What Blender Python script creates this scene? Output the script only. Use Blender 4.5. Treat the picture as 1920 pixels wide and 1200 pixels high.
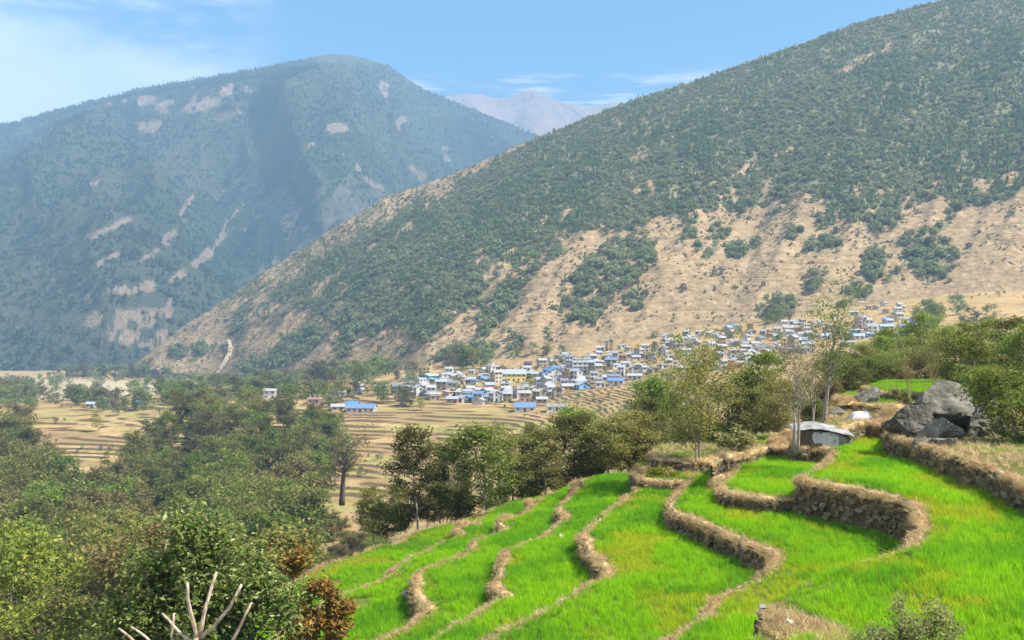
import bpy, math, random
import numpy as np
from mathutils import Vector, Matrix

# ------------------------------------------------------------------ camera, sky, sun, exposure
for o in list(bpy.data.objects):
    bpy.data.objects.remove(o)
SC = bpy.context.scene
COL = SC.collection
F = 2000.0            # focal length in photo pixels (photo 1920 x 1200, horizon at y = 600)
CX, CY = 960.0, 600.0

cam_d = bpy.data.cameras.new('camera'); cam = bpy.data.objects.new('camera', cam_d); COL.objects.link(cam)
cam_d.sensor_width = 36.0; cam_d.lens = F / 1920 * 36.0
cam_d.clip_start = 0.5; cam_d.clip_end = 40000
cam.location = (0, 0, 0); cam.rotation_euler = (math.radians(90), 0, 0)
SC.camera = cam

SUN_DIR = Vector((0.74, -0.22, 0.95)).normalized()
SUN_EL = math.asin(SUN_DIR.z); SUN_AZ = math.atan2(SUN_DIR.x, SUN_DIR.y)
sl = bpy.data.lights.new('sun', 'SUN'); sl.energy = 5.0; sl.angle = math.radians(0.5); sl.color = (1.0, 0.955, 0.88)
so = bpy.data.objects.new('sun', sl); COL.objects.link(so)
so.rotation_euler = SUN_DIR.to_track_quat('Z', 'Y').to_euler(); so.location = (40, -10, 60)

W = bpy.data.worlds.new('World'); SC.world = W; W.use_nodes = True
def build_world():
    nt = W.node_tree; nt.nodes.clear(); L = nt.links.new
    def N(t, **k):
        n = nt.nodes.new(t)
        for a, v in k.items(): setattr(n, a, v)
        return n
    def M(op, a, b=None, c=None, clamp=False):
        n = N('ShaderNodeMath', operation=op, use_clamp=clamp)
        for i, v in enumerate((a, b, c)):
            if v is None: continue
            if isinstance(v, (int, float)): n.inputs[i].default_value = v
            else: L(v, n.inputs[i])
        return n.outputs[0]
    def SS(v, lo, hi):
        n = N('ShaderNodeMapRange', interpolation_type='SMOOTHSTEP'); n.clamp = True
        L(v, n.inputs[0]); n.inputs[1].default_value = lo; n.inputs[2].default_value = hi
        return n.outputs[0]
    sky = N('ShaderNodeTexSky', sky_type='NISHITA'); sky.sun_disc = False
    sky.sun_elevation = SUN_EL; sky.sun_rotation = SUN_AZ
    sky.altitude = 1800; sky.air_density = 1.0; sky.dust_density = 0.0; sky.ozone_density = 1.6
    tc = N('ShaderNodeTexCoord'); sep = N('ShaderNodeSeparateXYZ'); L(tc.outputs['Generated'], sep.inputs[0])
    az = M('ARCTAN2', sep.outputs[0], sep.outputs[1]); el = M('ARCSINE', sep.outputs[2])
    comb = N('ShaderNodeCombineXYZ'); L(az, comb.inputs[0]); L(el, comb.inputs[1])
    def noise(sx, sy, rot, scale, detail=5, rough=0.6, off=0.0):
        mp = N('ShaderNodeMapping'); mp.inputs['Scale'].default_value = (sx, sy, 1); mp.inputs['Rotation'].default_value = (0, 0, rot)
        mp.inputs['Location'].default_value = (off, off * .37, 0)
        L(comb.outputs[0], mp.inputs[0])
        n = N('ShaderNodeTexNoise'); n.inputs['Scale'].default_value = scale; n.inputs['Detail'].default_value = detail
        n.inputs['Roughness'].default_value = rough; L(mp.outputs[0], n.inputs['Vector'])
        return n.outputs[0]
    # a bank of high cloud low over the left-hand ridge
    n1 = noise(1, 2.2, 0.15, 7.0)
    edge = M('SUBTRACT', M('MULTIPLY', M('ADD', az, 0.395), -0.17), M('SUBTRACT', el, 0.262))
    edge = M('ADD', edge, M('MULTIPLY', M('SUBTRACT', n1, 0.5), 0.11))
    bank = M('MULTIPLY', SS(edge, -0.012, 0.04), SS(az, -0.20, -0.33))
    # thin cirrus
    n2 = noise(1, 3.0, 0.12, 5.5, 6, 0.62, 3.1)
    wisp = M('MULTIPLY', M('MULTIPLY', SS(n2, 0.42, 0.64), SS(az, -0.20, -0.30)), 0.75)
    # fine streaks lying along the horizon
    n3 = noise(1, 9.0, -0.06, 9.0, 5, 0.6, 7.4)
    streak = M('MULTIPLY', M('MULTIPLY', SS(n3, 0.47, 0.60), SS(el, 0.232, 0.215)), SS(az, -0.12, -0.08))
    n4 = noise(1, 4.0, 0.0, 3.0, 3, 0.5, 1.7)
    streak = M('MULTIPLY', streak, SS(n4, 0.30, 0.42))
    cl = M('MAXIMUM', M('MAXIMUM', M('MULTIPLY', bank, M('ADD', 0.36, M('MULTIPLY', n2, 0.66))), wisp), M('MULTIPLY', streak, 0.72), clamp=True)
    hs = N('ShaderNodeHueSaturation'); hs.inputs['Hue'].default_value = 0.493; hs.inputs['Saturation'].default_value = 1.55; hs.inputs['Value'].default_value = 1.0
    L(sky.outputs[0], hs.inputs['Color'])
    mix = N('ShaderNodeMix', data_type='RGBA'); L(cl, mix.inputs[0]); L(hs.outputs[0], mix.inputs[6])
    mix.inputs[7].default_value = (9.2, 8.9, 8.7, 1)
    bg = N('ShaderNodeBackground'); bg.inputs[1].default_value = 0.077; L(mix.outputs[2], bg.inputs[0])
    out = N('ShaderNodeOutputWorld'); L(bg.outputs[0], out.inputs[0])
build_world()
SC.view_settings.view_transform = 'Standard'; SC.view_settings.look = 'None'
SC.view_settings.exposure = 1.2; SC.view_settings.gamma = 1.0; SC.view_settings.use_curve_mapping = False
SC.cycles.use_denoising = True
SC.cycles.max_bounces = 5; SC.cycles.diffuse_bounces = 3; SC.cycles.transmission_bounces = 3; SC.cycles.glossy_bounces = 2
SC.cycles.volume_bounces = 0; SC.cycles.sample_clamp_indirect = 6.0

RNG = np.random.default_rng(7); random.seed(7)

# ------------------------------------------------------------------ helpers
def px(x, y, D):
    """photo pixel + depth along the view axis -> world point"""
    return np.array([(x - CX) / F * D, D, (CY - y) / F * D])
def on_plane(x, y, z):
    D = -z * F / (y - CY)
    return ((x - CX) / F * D, D)

def _h(ix, iy, seed):
    ix = ix.astype(np.int64); iy = iy.astype(np.int64)
    h = (ix * 374761393 + iy * 668265263 + seed * 1442695041) & 0xFFFFFFFF
    h = ((h ^ (h >> 13)) * 1274126177) & 0xFFFFFFFF
    h = (h ^ (h >> 16)) & 0xFFFFFFFF
    return h / 4294967295.0
def vnoise(x, y, seed=0):
    x = np.asarray(x, float); y = np.asarray(y, float)
    ix = np.floor(x); iy = np.floor(y); fx = x - ix; fy = y - iy
    fx = fx * fx * fx * (fx * (fx * 6 - 15) + 10); fy = fy * fy * fy * (fy * (fy * 6 - 15) + 10)
    a = _h(ix, iy, seed); b = _h(ix + 1, iy, seed); c = _h(ix, iy + 1, seed); d = _h(ix + 1, iy + 1, seed)
    return (a + (b - a) * fx) * (1 - fy) + (c + (d - c) * fx) * fy
def fbm(x, y, oc=4, seed=0, g=0.5):
    s = 0; a = 1; t = 0
    for i in range(oc):
        s = s + a * vnoise(x * 2 ** i, y * 2 ** i, seed + i * 17); t += a; a *= g
    return s / t
def ridged(x, y, oc=4, seed=0):
    s = 0; a = 1; t = 0
    for i in range(oc):
        s = s + a * (1 - np.abs(2 * vnoise(x * 2 ** i, y * 2 ** i, seed + i * 13) - 1)); t += a; a *= 0.5
    return s / t
def sst(a, b, v):
    t = np.clip((v - a) / (b - a), 0, 1); return t * t * (3 - 2 * t)

def mesh_np(name, V, Fq, smooth=True, mats=(), attrs=None):
    V = np.asarray(V, np.float32).reshape(-1, 3); Fq = np.asarray(Fq, np.int32)
    me = bpy.data.meshes.new(name); k = Fq.shape[1]; n = len(Fq)
    me.vertices.add(len(V)); me.vertices.foreach_set('co', V.ravel())
    me.loops.add(n * k); me.loops.foreach_set('vertex_index', Fq.ravel())
    me.polygons.add(n); me.polygons.foreach_set('loop_start', np.arange(n, dtype=np.int32) * k)
    me.polygons.foreach_set('loop_total', np.full(n, k, np.int32))
    me.polygons.foreach_set('use_smooth', np.full(n, smooth, bool))
    for m in mats: me.materials.append(m)
    for a, v in (attrs or {}).items():
        at = me.attributes.new(a, 'FLOAT', 'POINT'); at.data.foreach_set('value', np.asarray(v, np.float32).ravel())
    me.update(calc_edges=True); me.validate()
    return me
def grid_faces(r, c):
    i = np.arange(r * c).reshape(r, c)
    return np.stack([i[:-1, :-1], i[:-1, 1:], i[1:, 1:], i[1:, :-1]], -1).reshape(-1, 4)
def link(name, me, parent=None, loc=None):
    o = bpy.data.objects.new(name, me); COL.objects.link(o)
    if parent is not None: o.parent = parent
    if loc is not None: o.location = loc
    return o
def tag(o, label=None, cat=None, group=None, kind=None):
    if label: o['label'] = label
    if cat: o['category'] = cat
    if group: o['group'] = group
    if kind: o['kind'] = kind
    return o
def empty(name, loc, rz=0.0, scale=1.0):
    o = bpy.data.objects.new(name, None); COL.objects.link(o); o.location = loc
    o.rotation_euler = (0, 0, rz); o.scale = (scale,) * 3; o.empty_display_size = 0.3
    return o

class Geo:
    """collects verts / faces of mixed size"""
    def __init__(s): s.v = []; s.f = []
    def add(s, v, f):
        b = len(s.v); s.v += [tuple(p) for p in v]; s.f += [tuple(b + i for i in q) for q in f]; return s
    def box(s, x0, x1, y0, y1, z0, z1):
        return s.add([(x0, y0, z0), (x1, y0, z0), (x1, y1, z0), (x0, y1, z0), (x0, y0, z1), (x1, y0, z1), (x1, y1, z1), (x0, y1, z1)],
                     [(0, 3, 2, 1), (4, 5, 6, 7), (0, 1, 5, 4), (1, 2, 6, 5), (2, 3, 7, 6), (3, 0, 4, 7)])
    def tube(s, pts, rad, n=6):
        pts = [Vector(p) for p in pts]; v = []; f = []; up = Vector((0.31, 0.17, 0.93))
        for i, p in enumerate(pts):
            t = (pts[min(i + 1, len(pts) - 1)] - pts[max(i - 1, 0)]).normalized()
            a = t.cross(up)
            if a.length < 1e-3: a = t.cross(Vector((1, 0, 0)))
            a.normalize(); b = t.cross(a)
            for k in range(n):
                w = 2 * math.pi * k / n
                v.append(p + (a * math.cos(w) + b * math.sin(w)) * rad[i])
        for i in range(len(pts) - 1):
            for k in range(n):
                f.append((i * n + k, i * n + (k + 1) % n, (i + 1) * n + (k + 1) % n, (i + 1) * n + k))
        f.append(tuple(range(n - 1, -1, -1))); f.append(tuple((len(pts) - 1) * n + k for k in range(n)))
        return s.add(v, f)
    def mesh(s, name, mat, smooth=False):
        me = bpy.data.meshes.new(name); me.from_pydata(s.v, [], s.f); me.materials.append(mat)
        if smooth: me.polygons.foreach_set('use_smooth', np.ones(len(me.polygons), bool))
        me.update(); return me

# ------------------------------------------------------------------ materials
class MB:
    def __init__(s, name):
        s.m = bpy.data.materials.new(name); s.m.use_nodes = True; s.nt = s.m.node_tree; s.nt.nodes.clear()
        s.out = s.N('ShaderNodeOutputMaterial')
    def N(s, t, **k):
        n = s.nt.nodes.new(t)
        for a, v in k.items(): setattr(n, a, v)
        return n
    def L(s, a, b): s.nt.links.new(a, b)
    def put(s, sock, v):
        if isinstance(v, (int, float)): sock.default_value = v
        elif isinstance(v, tuple): sock.default_value = v if len(v) == 4 or len(sock.default_value) == 3 else (*v, 1)
        else: s.L(v, sock)
    def coord(s, kind='Object'): return s.N('ShaderNodeTexCoord').outputs[kind]
    def pos(s): return s.N('ShaderNodeNewGeometry').outputs['Position']
    def mapping(s, v, scale=(1, 1, 1), rot=(0, 0, 0)):
        n = s.N('ShaderNodeMapping'); s.L(v, n.inputs[0]); n.inputs['Scale'].default_value = scale; n.inputs['Rotation'].default_value = rot
        return n.outputs[0]
    def noise(s, v, scale, detail=4, rough=0.55, dist=0.0, col=False):
        n = s.N('ShaderNodeTexNoise'); s.L(v, n.inputs['Vector']); n.inputs['Scale'].default_value = scale
        n.inputs['Detail'].default_value = detail; n.inputs['Roughness'].default_value = rough; n.inputs['Distortion'].default_value = dist
        return n.outputs[1 if col else 0]
    def ss(s, v, lo, hi, a=0.0, b=1.0):
        n = s.N('ShaderNodeMapRange', interpolation_type='SMOOTHSTEP'); s.put(n.inputs[0], v)
        for i, q in enumerate((lo, hi, a, b)): n.inputs[i + 1].default_value = q
        return n.outputs[0]
    def math(s, op, a, b=0.0, clamp=False):
        n = s.N('ShaderNodeMath', operation=op, use_clamp=clamp); s.put(n.inputs[0], a); s.put(n.inputs[1], b); return n.outputs[0]
    def mix(s, f, a, b, mode='MIX'):
        n = s.N('ShaderNodeMix', data_type='RGBA', blend_type=mode); s.put(n.inputs[0], f); s.put(n.inputs[6], a); s.put(n.inputs[7], b)
        return n.outputs[2]
    def attr(s, name, typ='GEOMETRY'):
        return s.N('ShaderNodeAttribute', attribute_name=name, attribute_type=typ).outputs['Fac']
    def bump(s, h, strength, dist):
        n = s.N('ShaderNodeBump'); n.inputs['Strength'].default_value = strength; n.inputs['Distance'].default_value = dist; s.L(h, n.inputs['Height'])
        return n.outputs[0]
    def principled(s, col, rough=0.9, normal=None, spec=0.2, metal=0.0):
        p = s.N('ShaderNodeBsdfPrincipled'); s.put(p.inputs['Base Color'], col); s.put(p.inputs['Roughness'], rough)
        p.inputs['Specular IOR Level'].default_value = spec; p.inputs['Metallic'].default_value = metal
        if normal is not None: s.L(normal, p.inputs['Normal'])
        s.L(p.outputs[0], s.out.inputs[0]); return s.m
    def leafy(s, col, trans=0.35, tcol=None, rough=0.6, spec=0.25):
        p = s.N('ShaderNodeBsdfPrincipled'); s.put(p.inputs['Base Color'], col); p.inputs['Roughness'].default_value = rough
        p.inputs['Specular IOR Level'].default_value = spec
        t = s.N('ShaderNodeBsdfTranslucent'); s.put(t.inputs[0], tcol if tcol is not None else col)
        m = s.N('ShaderNodeMixShader'); m.inputs[0].default_value = trans
        s.L(p.outputs[0], m.inputs[1]); s.L(t.outputs[0], m.inputs[2]); s.L(m.outputs[0], s.out.inputs[0]); return s.m

def m_foliage(name, a, b, c=None, trans=0.3, vary=0.25):
    """leaf faces each with a tone of their own between a and b, some c; trees differ a little too"""
    k = MB(name); rnd = k.N('ShaderNodeNewGeometry').outputs['Random Per Island']
    col = k.mix(rnd, a, b)
    if c: col = k.mix(k.ss(k.math('FRACT', k.math('MULTIPLY', rnd, 37.7)), 0.80, 0.95), col, c)
    oi = k.N('ShaderNodeObjectInfo').outputs['Random']
    hs = k.N('ShaderNodeHueSaturation'); k.L(col, hs.inputs['Color'])
    k.L(k.ss(oi, 0, 1, 1 - vary, 1 + vary), hs.inputs['Value']); k.L(k.ss(k.math('FRACT', k.math('MULTIPLY', oi, 7.3)), 0, 1, 0.485, 0.512), hs.inputs['Hue'])
    return k.leafy(hs.outputs[0], trans)
def m_plain(name, col, rough=0.85, var=0.25, scale=1.5, bump=0.0, spec=0.2):
    k = MB(name); c = k.coord(); n = k.noise(c, scale, 5, 0.6)
    d = tuple(max(0, v * (1 - var)) for v in col); e = tuple(min(1, v * (1 + var * .6)) for v in col)
    nm = k.bump(k.noise(c, scale * 6, 4), bump, 0.05) if bump else None
    return k.principled(k.mix(k.ss(n, 0.3, 0.7), d, e), rough, nm, spec)

MAT = {}
# -- alder, far trees, hill forest
MAT['alder'] = m_foliage('alder_leaf', (.080, .094, .020), (.27, .27, .065), (.36, .27, .08), .5, .40)
MAT['alder_green'] = m_foliage('green_leaf', (.085, .145, .020), (.27, .33, .05), (.40, .41, .08), .5, .22)
MAT['alder_yellow'] = m_foliage('yellow_leaf', (.16, .19, .015), (.34, .36, .03), (.40, .34, .05), .38, .1)
MAT['alder_brown'] = m_foliage('brown_twig_leaf', (.15, .125, .04), (.30, .24, .085), (.17, .18, .045), .4, .2)
MAT['hill_pine'] = m_foliage('hill_pine_leaf', (.15, .205, .075), (.28, .345, .13), None, .42, .18)
MAT['hill_broad'] = m_foliage('hill_broad_leaf', (.20, .22, .095), (.35, .36, .16), None, .42, .18)
MAT['mount_tree'] = m_foliage('far_mountain_tree', (.055, .075, .045), (.10, .12, .07), None, .3, .12)
MAT['hill_scrub'] = m_foliage('hill_scrub_leaf', (.11, .10, .05), (.20, .17, .09), None, .2, .3)
MAT['ficus'] = m_foliage('broad_glossy_leaf', (.06, .105, .018), (.22, .285, .06), (.42, .45, .18), .35, .05)
MAT['russet'] = m_foliage('russet_leaf', (.20, .095, .022), (.42, .22, .055), (.14, .15, .03), .35, .05)
MAT['sage'] = m_foliage('sage_leaf', (.22, .24, .07), (.45, .43, .17), (.16, .13, .05), .4, .05)
def bark(name, a, b, s=14):
    k = MB(name); c = k.coord(); n = k.noise(k.mapping(c, (1, 1, .25)), s, 5, .65)
    return k.principled(k.mix(k.ss(n, .35, .65), a, b), .9, k.bump(n, .6, .03))
MAT['bark_pale'] = bark('pale_bark', (.17, .135, .10), (.42, .36, .28))
MAT['bark_dark'] = bark('dark_bark', (.055, .045, .035), (.14, .115, .09), 6)
MAT['bark_bare'] = bark('bare_branch_bark', (.24, .17, .11), (.52, .42, .31))
MAT['twig'] = bark('dry_twig', (.20, .13, .06), (.36, .25, .13))

def m_wheat(name, base, tip):
    k = MB(name); rnd = k.N('ShaderNodeNewGeometry').outputs['Random Per Island']
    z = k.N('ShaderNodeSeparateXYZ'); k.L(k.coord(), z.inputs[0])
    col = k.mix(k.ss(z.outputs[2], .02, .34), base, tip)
    hs = k.N('ShaderNodeHueSaturation'); k.L(col, hs.inputs['Color']); k.L(k.ss(rnd, 0, 1, .75, 1.25), hs.inputs['Value'])
    return k.leafy(hs.outputs[0], .5, None, .6, .1)
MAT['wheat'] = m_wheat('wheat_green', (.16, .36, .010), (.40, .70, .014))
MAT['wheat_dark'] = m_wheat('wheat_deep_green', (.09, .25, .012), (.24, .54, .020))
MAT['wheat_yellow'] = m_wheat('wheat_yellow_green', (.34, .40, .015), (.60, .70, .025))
MAT['straw'] = m_foliage('dry_straw', (.62, .45, .22), (.88, .70, .40), (.48, .33, .15), .45, .05)
MAT['straw_dark'] = m_foliage('old_dry_grass', (.32, .22, .10), (.55, .39, .19), (.16, .15, .05), .4, .05)

def m_soil(name, a, b, c, sc):
    k = MB(name); p = k.pos(); n = k.noise(p, sc, 6, .6); n2 = k.noise(p, sc * 9, 4, .6)
    col = k.mix(k.ss(n, .35, .65), a, b); col = k.mix(k.ss(n2, .5, .72), col, c)
    return k.principled(col, .95, k.bump(n2, .7, .08), .1)
MAT['soil'] = m_soil('field_soil', (.10, .10, .02), (.075, .115, .018), (.17, .13, .05), .6)
MAT['bank'] = m_soil('earth_bank', (.11, .078, .042), (.06, .045, .026), (.19, .135, .07), 1.3)
MAT['lip'] = m_soil('dry_grass_bank', (.50, .36, .17), (.62, .46, .24), (.36, .24, .11), 2.0)

def m_stone(name, a, b, c, sc=1.6):
    k = MB(name); p = k.coord(); r = k.N('ShaderNodeObjectInfo').outputs['Random']
    n = k.noise(p, sc, 6, .62); n2 = k.noise(p, sc * 7, 5, .65)
    col = k.mix(k.ss(n, .35, .65), a, b); col = k.mix(k.ss(n2, .60, .70), col, c)
    hs = k.N('ShaderNodeHueSaturation'); k.L(col, hs.inputs['Color']); k.L(k.ss(r, 0, 1, .65, 1.35), hs.inputs['Value'])
    h = k.math('ADD', k.math('MULTIPLY', n, .6), k.math('MULTIPLY', n2, .4))
    return k.principled(hs.outputs[0], .88, k.bump(h, .8, .10), .25)
MAT['stone'] = m_stone('wall_stone', (.13, .10, .066), (.24, .19, .125), (.34, .27, .17), 3)
MAT['rock'] = m_stone('lichen_rock', (.085, .078, .060), (.19, .172, .135), (.40, .365, .29), .9)
MAT['rock_pale'] = m_stone('pale_rock', (.40, .38, .34), (.58, .55, .50), (.25, .23, .2), 2)

def m_hill():
    k = MB('hillside_ground'); p = k.pos()
    big = k.noise(p, .006, 5, .6); mid = k.noise(p, .03, 6, .65, .6); fine = k.noise(p, .16, 6, .7)
    col = k.mix(k.ss(big, .35, .65), (.47, .325, .175), (.38, .265, .145))
    col = k.mix(k.ss(mid, .46, .62), col, (.36, .25, .13))
    col = k.mix(k.ss(fine, .50, .62), col, (.24, .17, .09))
    col = k.mix(k.ss(fine, .44, .30), col, (.63, .47, .27))
    # ledges along the contour
    sep = k.N('ShaderNodeSeparateXYZ'); k.L(p, sep.inputs[0])
    led = k.noise(k.mapping(p, (.02, .02, .42)), 1.0, 4, .6, .8)
    col = k.mix(k.ss(led, .55, .63, 0, .8), col, (.25, .17, .09))
    cov = k.math('ADD', k.attr('cover'), k.math('MULTIPLY', k.math('SUBTRACT', mid, .5), .9))
    col = k.mix(k.ss(cov, .40, .62), col, (.20, .18, .10))
    h = k.math('ADD', k.math('MULTIPLY', mid, .5), k.math('MULTIPLY', fine, .35))
    return k.principled(col, .95, k.bump(k.math('ADD', h, k.math('MULTIPLY', led, .3)), 1.0, 7.0), .05)
MAT['hill'] = m_hill()
def m_mount():
    k = MB('forested_mountain'); p = k.pos()
    big = k.noise(p, .0016, 5, .6); mid = k.noise(p, .009, 6, .68, .5); fine = k.noise(p, .05, 5, .7)
    col = k.mix(k.ss(big, .35, .65), (.06, .085, .04), (.11, .115, .06))
    col = k.mix(k.ss(fine, .52, .68), col, (.028, .042, .024))
    bare = k.math('ADD', k.math('MULTIPLY', k.attr('bare'), 1.55), k.math('ADD', k.math('MULTIPLY', k.math('SUBTRACT', mid, .5), 1.7), k.math('MULTIPLY', k.math('SUBTRACT', fine, .5), 2.4)))
    col = k.mix(k.ss(bare, .36, 1.0, 0, .85), col, k.mix(k.ss(fine, .4, .6), (.46, .335, .225), (.34, .24, .165)))
    col = k.mix(k.ss(k.attr('grey'), .25, .8), col, k.mix(k.ss(mid, .35, .6), (.21, .18, .145), (.11, .115, .07)))
    h = k.math('ADD', k.math('MULTIPLY', mid, .6), k.math('MULTIPLY', fine, .4))
    return k.principled(col, .95, k.bump(h, 1.0, 70.0), .05)
MAT['mount'] = m_mount()
def m_far():
    k = MB('bare_mountain'); p = k.pos(); n = k.noise(p, .0022, 7, .66, .6); f = k.noise(p, .012, 5, .7)
    col = k.mix(k.ss(n, .36, .62), (.22, .135, .095), (.36, .22, .15)); col = k.mix(k.ss(f, .5, .7), col, (.30, .21, .17))
    return k.principled(col, .95, k.bump(n, 1.0, 120.0), .05)
MAT['far'] = m_far()
def m_valley():
    k = MB('dry_terraced_ground'); p = k.pos(); g = k.N('ShaderNodeNewGeometry')
    big = k.noise(p, .012, 4, .6); mid = k.noise(p, .08, 6, .65); fine = k.noise(p, .6, 5, .7)
    tone = k.attr('tone')
    col = k.mix(k.ss(big, .35, .65), (.50, .345, .155), (.43, .29, .125))
    col = k.mix(k.ss(tone, .45, .75), col, (.33, .225, .10)); col = k.mix(k.ss(tone, .30, .10), col, (.33, .30, .095))
    col = k.mix(k.ss(mid, .46, .64), col, (.30, .20, .09)); col = k.mix(k.ss(fine, .52, .68), col, (.24, .165, .075))
    col = k.mix(k.ss(k.math('ADD', k.attr('green'), k.math('MULTIPLY', k.math('SUBTRACT', mid, .5), .8)), .35, .7), col, (.26, .26, .06))
    col = k.mix(k.ss(k.attr('gravel'), .2, .8), col, k.mix(k.ss(mid, .4, .6), (.52, .41, .26), (.42, .33, .21)))
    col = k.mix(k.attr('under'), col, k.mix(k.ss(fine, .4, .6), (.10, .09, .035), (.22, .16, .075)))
    col = k.mix(k.ss(k.attr('riser'), .2, .7, 0, .95), col, k.mix(fine, (.075, .052, .028), (.17, .115, .058)))
    return k.principled(col, .95, k.bump(k.math('ADD', k.math('MULTIPLY', mid, .5), k.math('MULTIPLY', fine, .3)), .8, 1.0), .05)
MAT['valley'] = m_valley()
MAT['path'] = m_soil('trail_dust', (.42, .33, .215), (.37, .285, .18), (.32, .24, .15), .3)

for nm, c in dict(wall_white=(.60, .58, .54), wall_cream=(.56, .48, .34), wall_grey=(.44, .42, .40), wall_stone=(.33, .27, .20),
                  wall_mud=(.42, .29, .17), wall_pink=(.60, .36, .30), wall_blue=(.22, .42, .64), wall_yellow=(.70, .55, .20),
                  wall_purple=(.27, .17, .30), wall_teal=(.18, .46, .42), wall_red=(.46, .17, .11), wall_orange=(.55, .28, .12)).items():
    MAT[nm] = m_plain(nm, c, .85, .34, .45)
for nm, c in dict(roof_blue=(.15, .25, .42), roof_pale=(.37, .42, .47), roof_tin=(.43, .41, .38), roof_slate=(.21, .21, .22),
                  roof_rust=(.33, .20, .13), roof_concrete=(.50, .47, .43), roof_bright=(.07, .26, .62)).items():
    k = MB(nm); cc = k.coord(); w = k.N('ShaderNodeTexWave'); w.inputs['Scale'].default_value = 3.0; k.L(cc, w.inputs['Vector'])
    n = k.noise(cc, .35, 5, .65)
    col = k.mix(k.ss(n, .42, .72), c, tuple(v * .62 + .07 for v in c))
    MAT[nm] = k.principled(col, .55, k.bump(w.outputs[1], .25, .05), .35)
MAT['window'] = m_plain('dark_window', (.035, .038, .045), .3, .2, .5, spec=.5)
MAT['door'] = m_plain('painted_door', (.12, .085, .06), .7, .2, .6)
MAT['trim_red'] = m_plain('red_painted_band', (.50, .17, .10), .8, .2, .6)
MAT['plank'] = bark('weathered_plank', (.11, .075, .05), (.27, .19, .125), 5)
MAT['sheet'] = m_plain('pale_sheet', (.30, .285, .265), .7, .5, 2.0, .3)
MAT['tarp_white'] = m_plain('white_tarp', (.60, .60, .62), .55, .12, 2.5, .2)
MAT['tarp_blue'] = m_plain('blue_tarp', (.20, .26, .62), .55, .25, 3.5, .2)

# ------------------------------------------------------------------ terrain: mountains
def ip(tab):
    a = np.array(tab, float); return lambda x: np.interp(x, a[:, 0], a[:, 1])
_rs = np.random.default_rng(8)
def ell(x, y, lst):
    """sum of soft tilted ellipses in photo pixels: (cx, cy, rx, ry, degrees, weight)"""
    s = np.zeros_like(x, float)
    for cx, cy, rx, ry, dg, w in lst:
        c, q = math.cos(math.radians(dg)), math.sin(math.radians(dg))
        u = ((x - cx) * c + (y - cy) * q) / rx; v = (-(x - cx) * q + (y - cy) * c) / ry
        s = np.maximum(s, w * (1 - sst(.55, 1.25, np.sqrt(u * u + v * v))))
    return s

class Mountain:
    def __init__(s, crest, dcrest, zfoot, dfoot, relief, power=1.0):
        s.yc = ip(crest); s.dc = ip(dcrest); s.zf = ip(zfoot); s.df = ip(dfoot); s.relief = relief; s.power = power
    def z(s, x, t):
        D0 = s.df(x); D1 = s.dc(x); D = D0 + (D1 - D0) * t
        z1 = (CY - s.yc(x)) / F * D1
        z = s.zf(x) + (z1 - s.zf(x)) * np.clip(t, 0, 1) ** s.power
        z = np.where(t > 1, z1 - (t - 1) * (D1 - D0) * .6, z)
        X = (x - CX) / F * D
        z = z + s.relief(x, t, X, D)
        lim = ((CY - s.yc(x)) / F - .03 * np.clip(1 - t, 0, 1)) * D + (fbm(X / 30, D / 30, 2, 6) - .5) * .0012 * D
        return X, D, np.where(t <= 1, np.minimum(z, lim), z)
    def ypix(s, x, t):
        X, D, z = s.z(x, t); return CY - F * z / D
    def build(s, name, xs, n, mat, attrf):
        t = np.concatenate([np.linspace(0, 1, n), np.linspace(1.03, 1.5, 8)])
        xx, tt = np.meshgrid(xs, t); X, D, Z = s.z(xx, tt); yp = CY - F * Z / D
        me = mesh_np(name, np.stack([X, D, Z], -1), grid_faces(len(t), len(xs)), True, [mat], attrf(xx, yp, tt))
        return link(name, me)
    def at(s, x, y):
        t = np.linspace(0, 1, 600); yp = s.ypix(np.full(600, float(x)), t)
        i = int(np.argmax(yp <= y)); X, D, z = s.z(np.array([float(x)]), np.array([t[i]]))
        return np.array([X[0], D[0], z[0]])

def relief_hill(x, t, X, D):
    yb = 640 - 500 * t
    u = x + .77 * yb
    fade = np.sin(np.pi * np.clip(t, 0, 1)) ** .6
    r = (ridged(u / 150, t * 1.3 + x / 900, 3, 5) - .55) * 28 + (fbm(X / 60, D / 60, 4, 9) - .5) * 16
    return r * fade + (fbm(X / 14, D / 14, 3, 21) - .5) * 5 * sst(0, .1, t)
HILL = Mountain(
    [(-700, 860), (160, 738), (230, 702), (300, 645), (350, 607), (400, 577), (450, 542), (500, 507), (560, 471), (620, 431), (680, 396), (720, 368),
     (780, 351), (850, 325), (920, 295), (1000, 260), (1080, 228), (1180, 189), (1260, 165), (1320, 145), (1440, 103), (1500, 82), (1600, 45), (1680, 21), (1760, 0), (1920, -45), (2300, -150)],
    [(-700, 1800), (230, 1720), (400, 1720), (700, 1740), (1000, 1700), (1400, 1750), (1760, 1800), (2300, 1800)],
    [(-700, -110), (230, -92), (400, -92), (600, -72), (800, -46), (1000, -34), (1200, -22), (1400, -12), (1600, 6), (1760, 18), (2300, 40)],
    [(-700, 1650), (230, 1560), (400, 1440), (600, 1120), (800, 900), (1000, 830), (1400, 850), (1760, 880), (2300, 860)],
    relief_hill, 1.06)
FOREST_LOW = ip([(-700, 400), (300, 520), (420, 600), (480, 606), (560, 596), (640, 596), (720, 606), (790, 622), (840, 622), (885, 560), (930, 510), (990, 470), (1050, 452),
                 (1120, 436), (1200, 418), (1300, 402), (1400, 396), (1500, 404), (1560, 425), (1620, 395), (1700, 388), (1760, 372), (2300, 330)])
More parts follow.
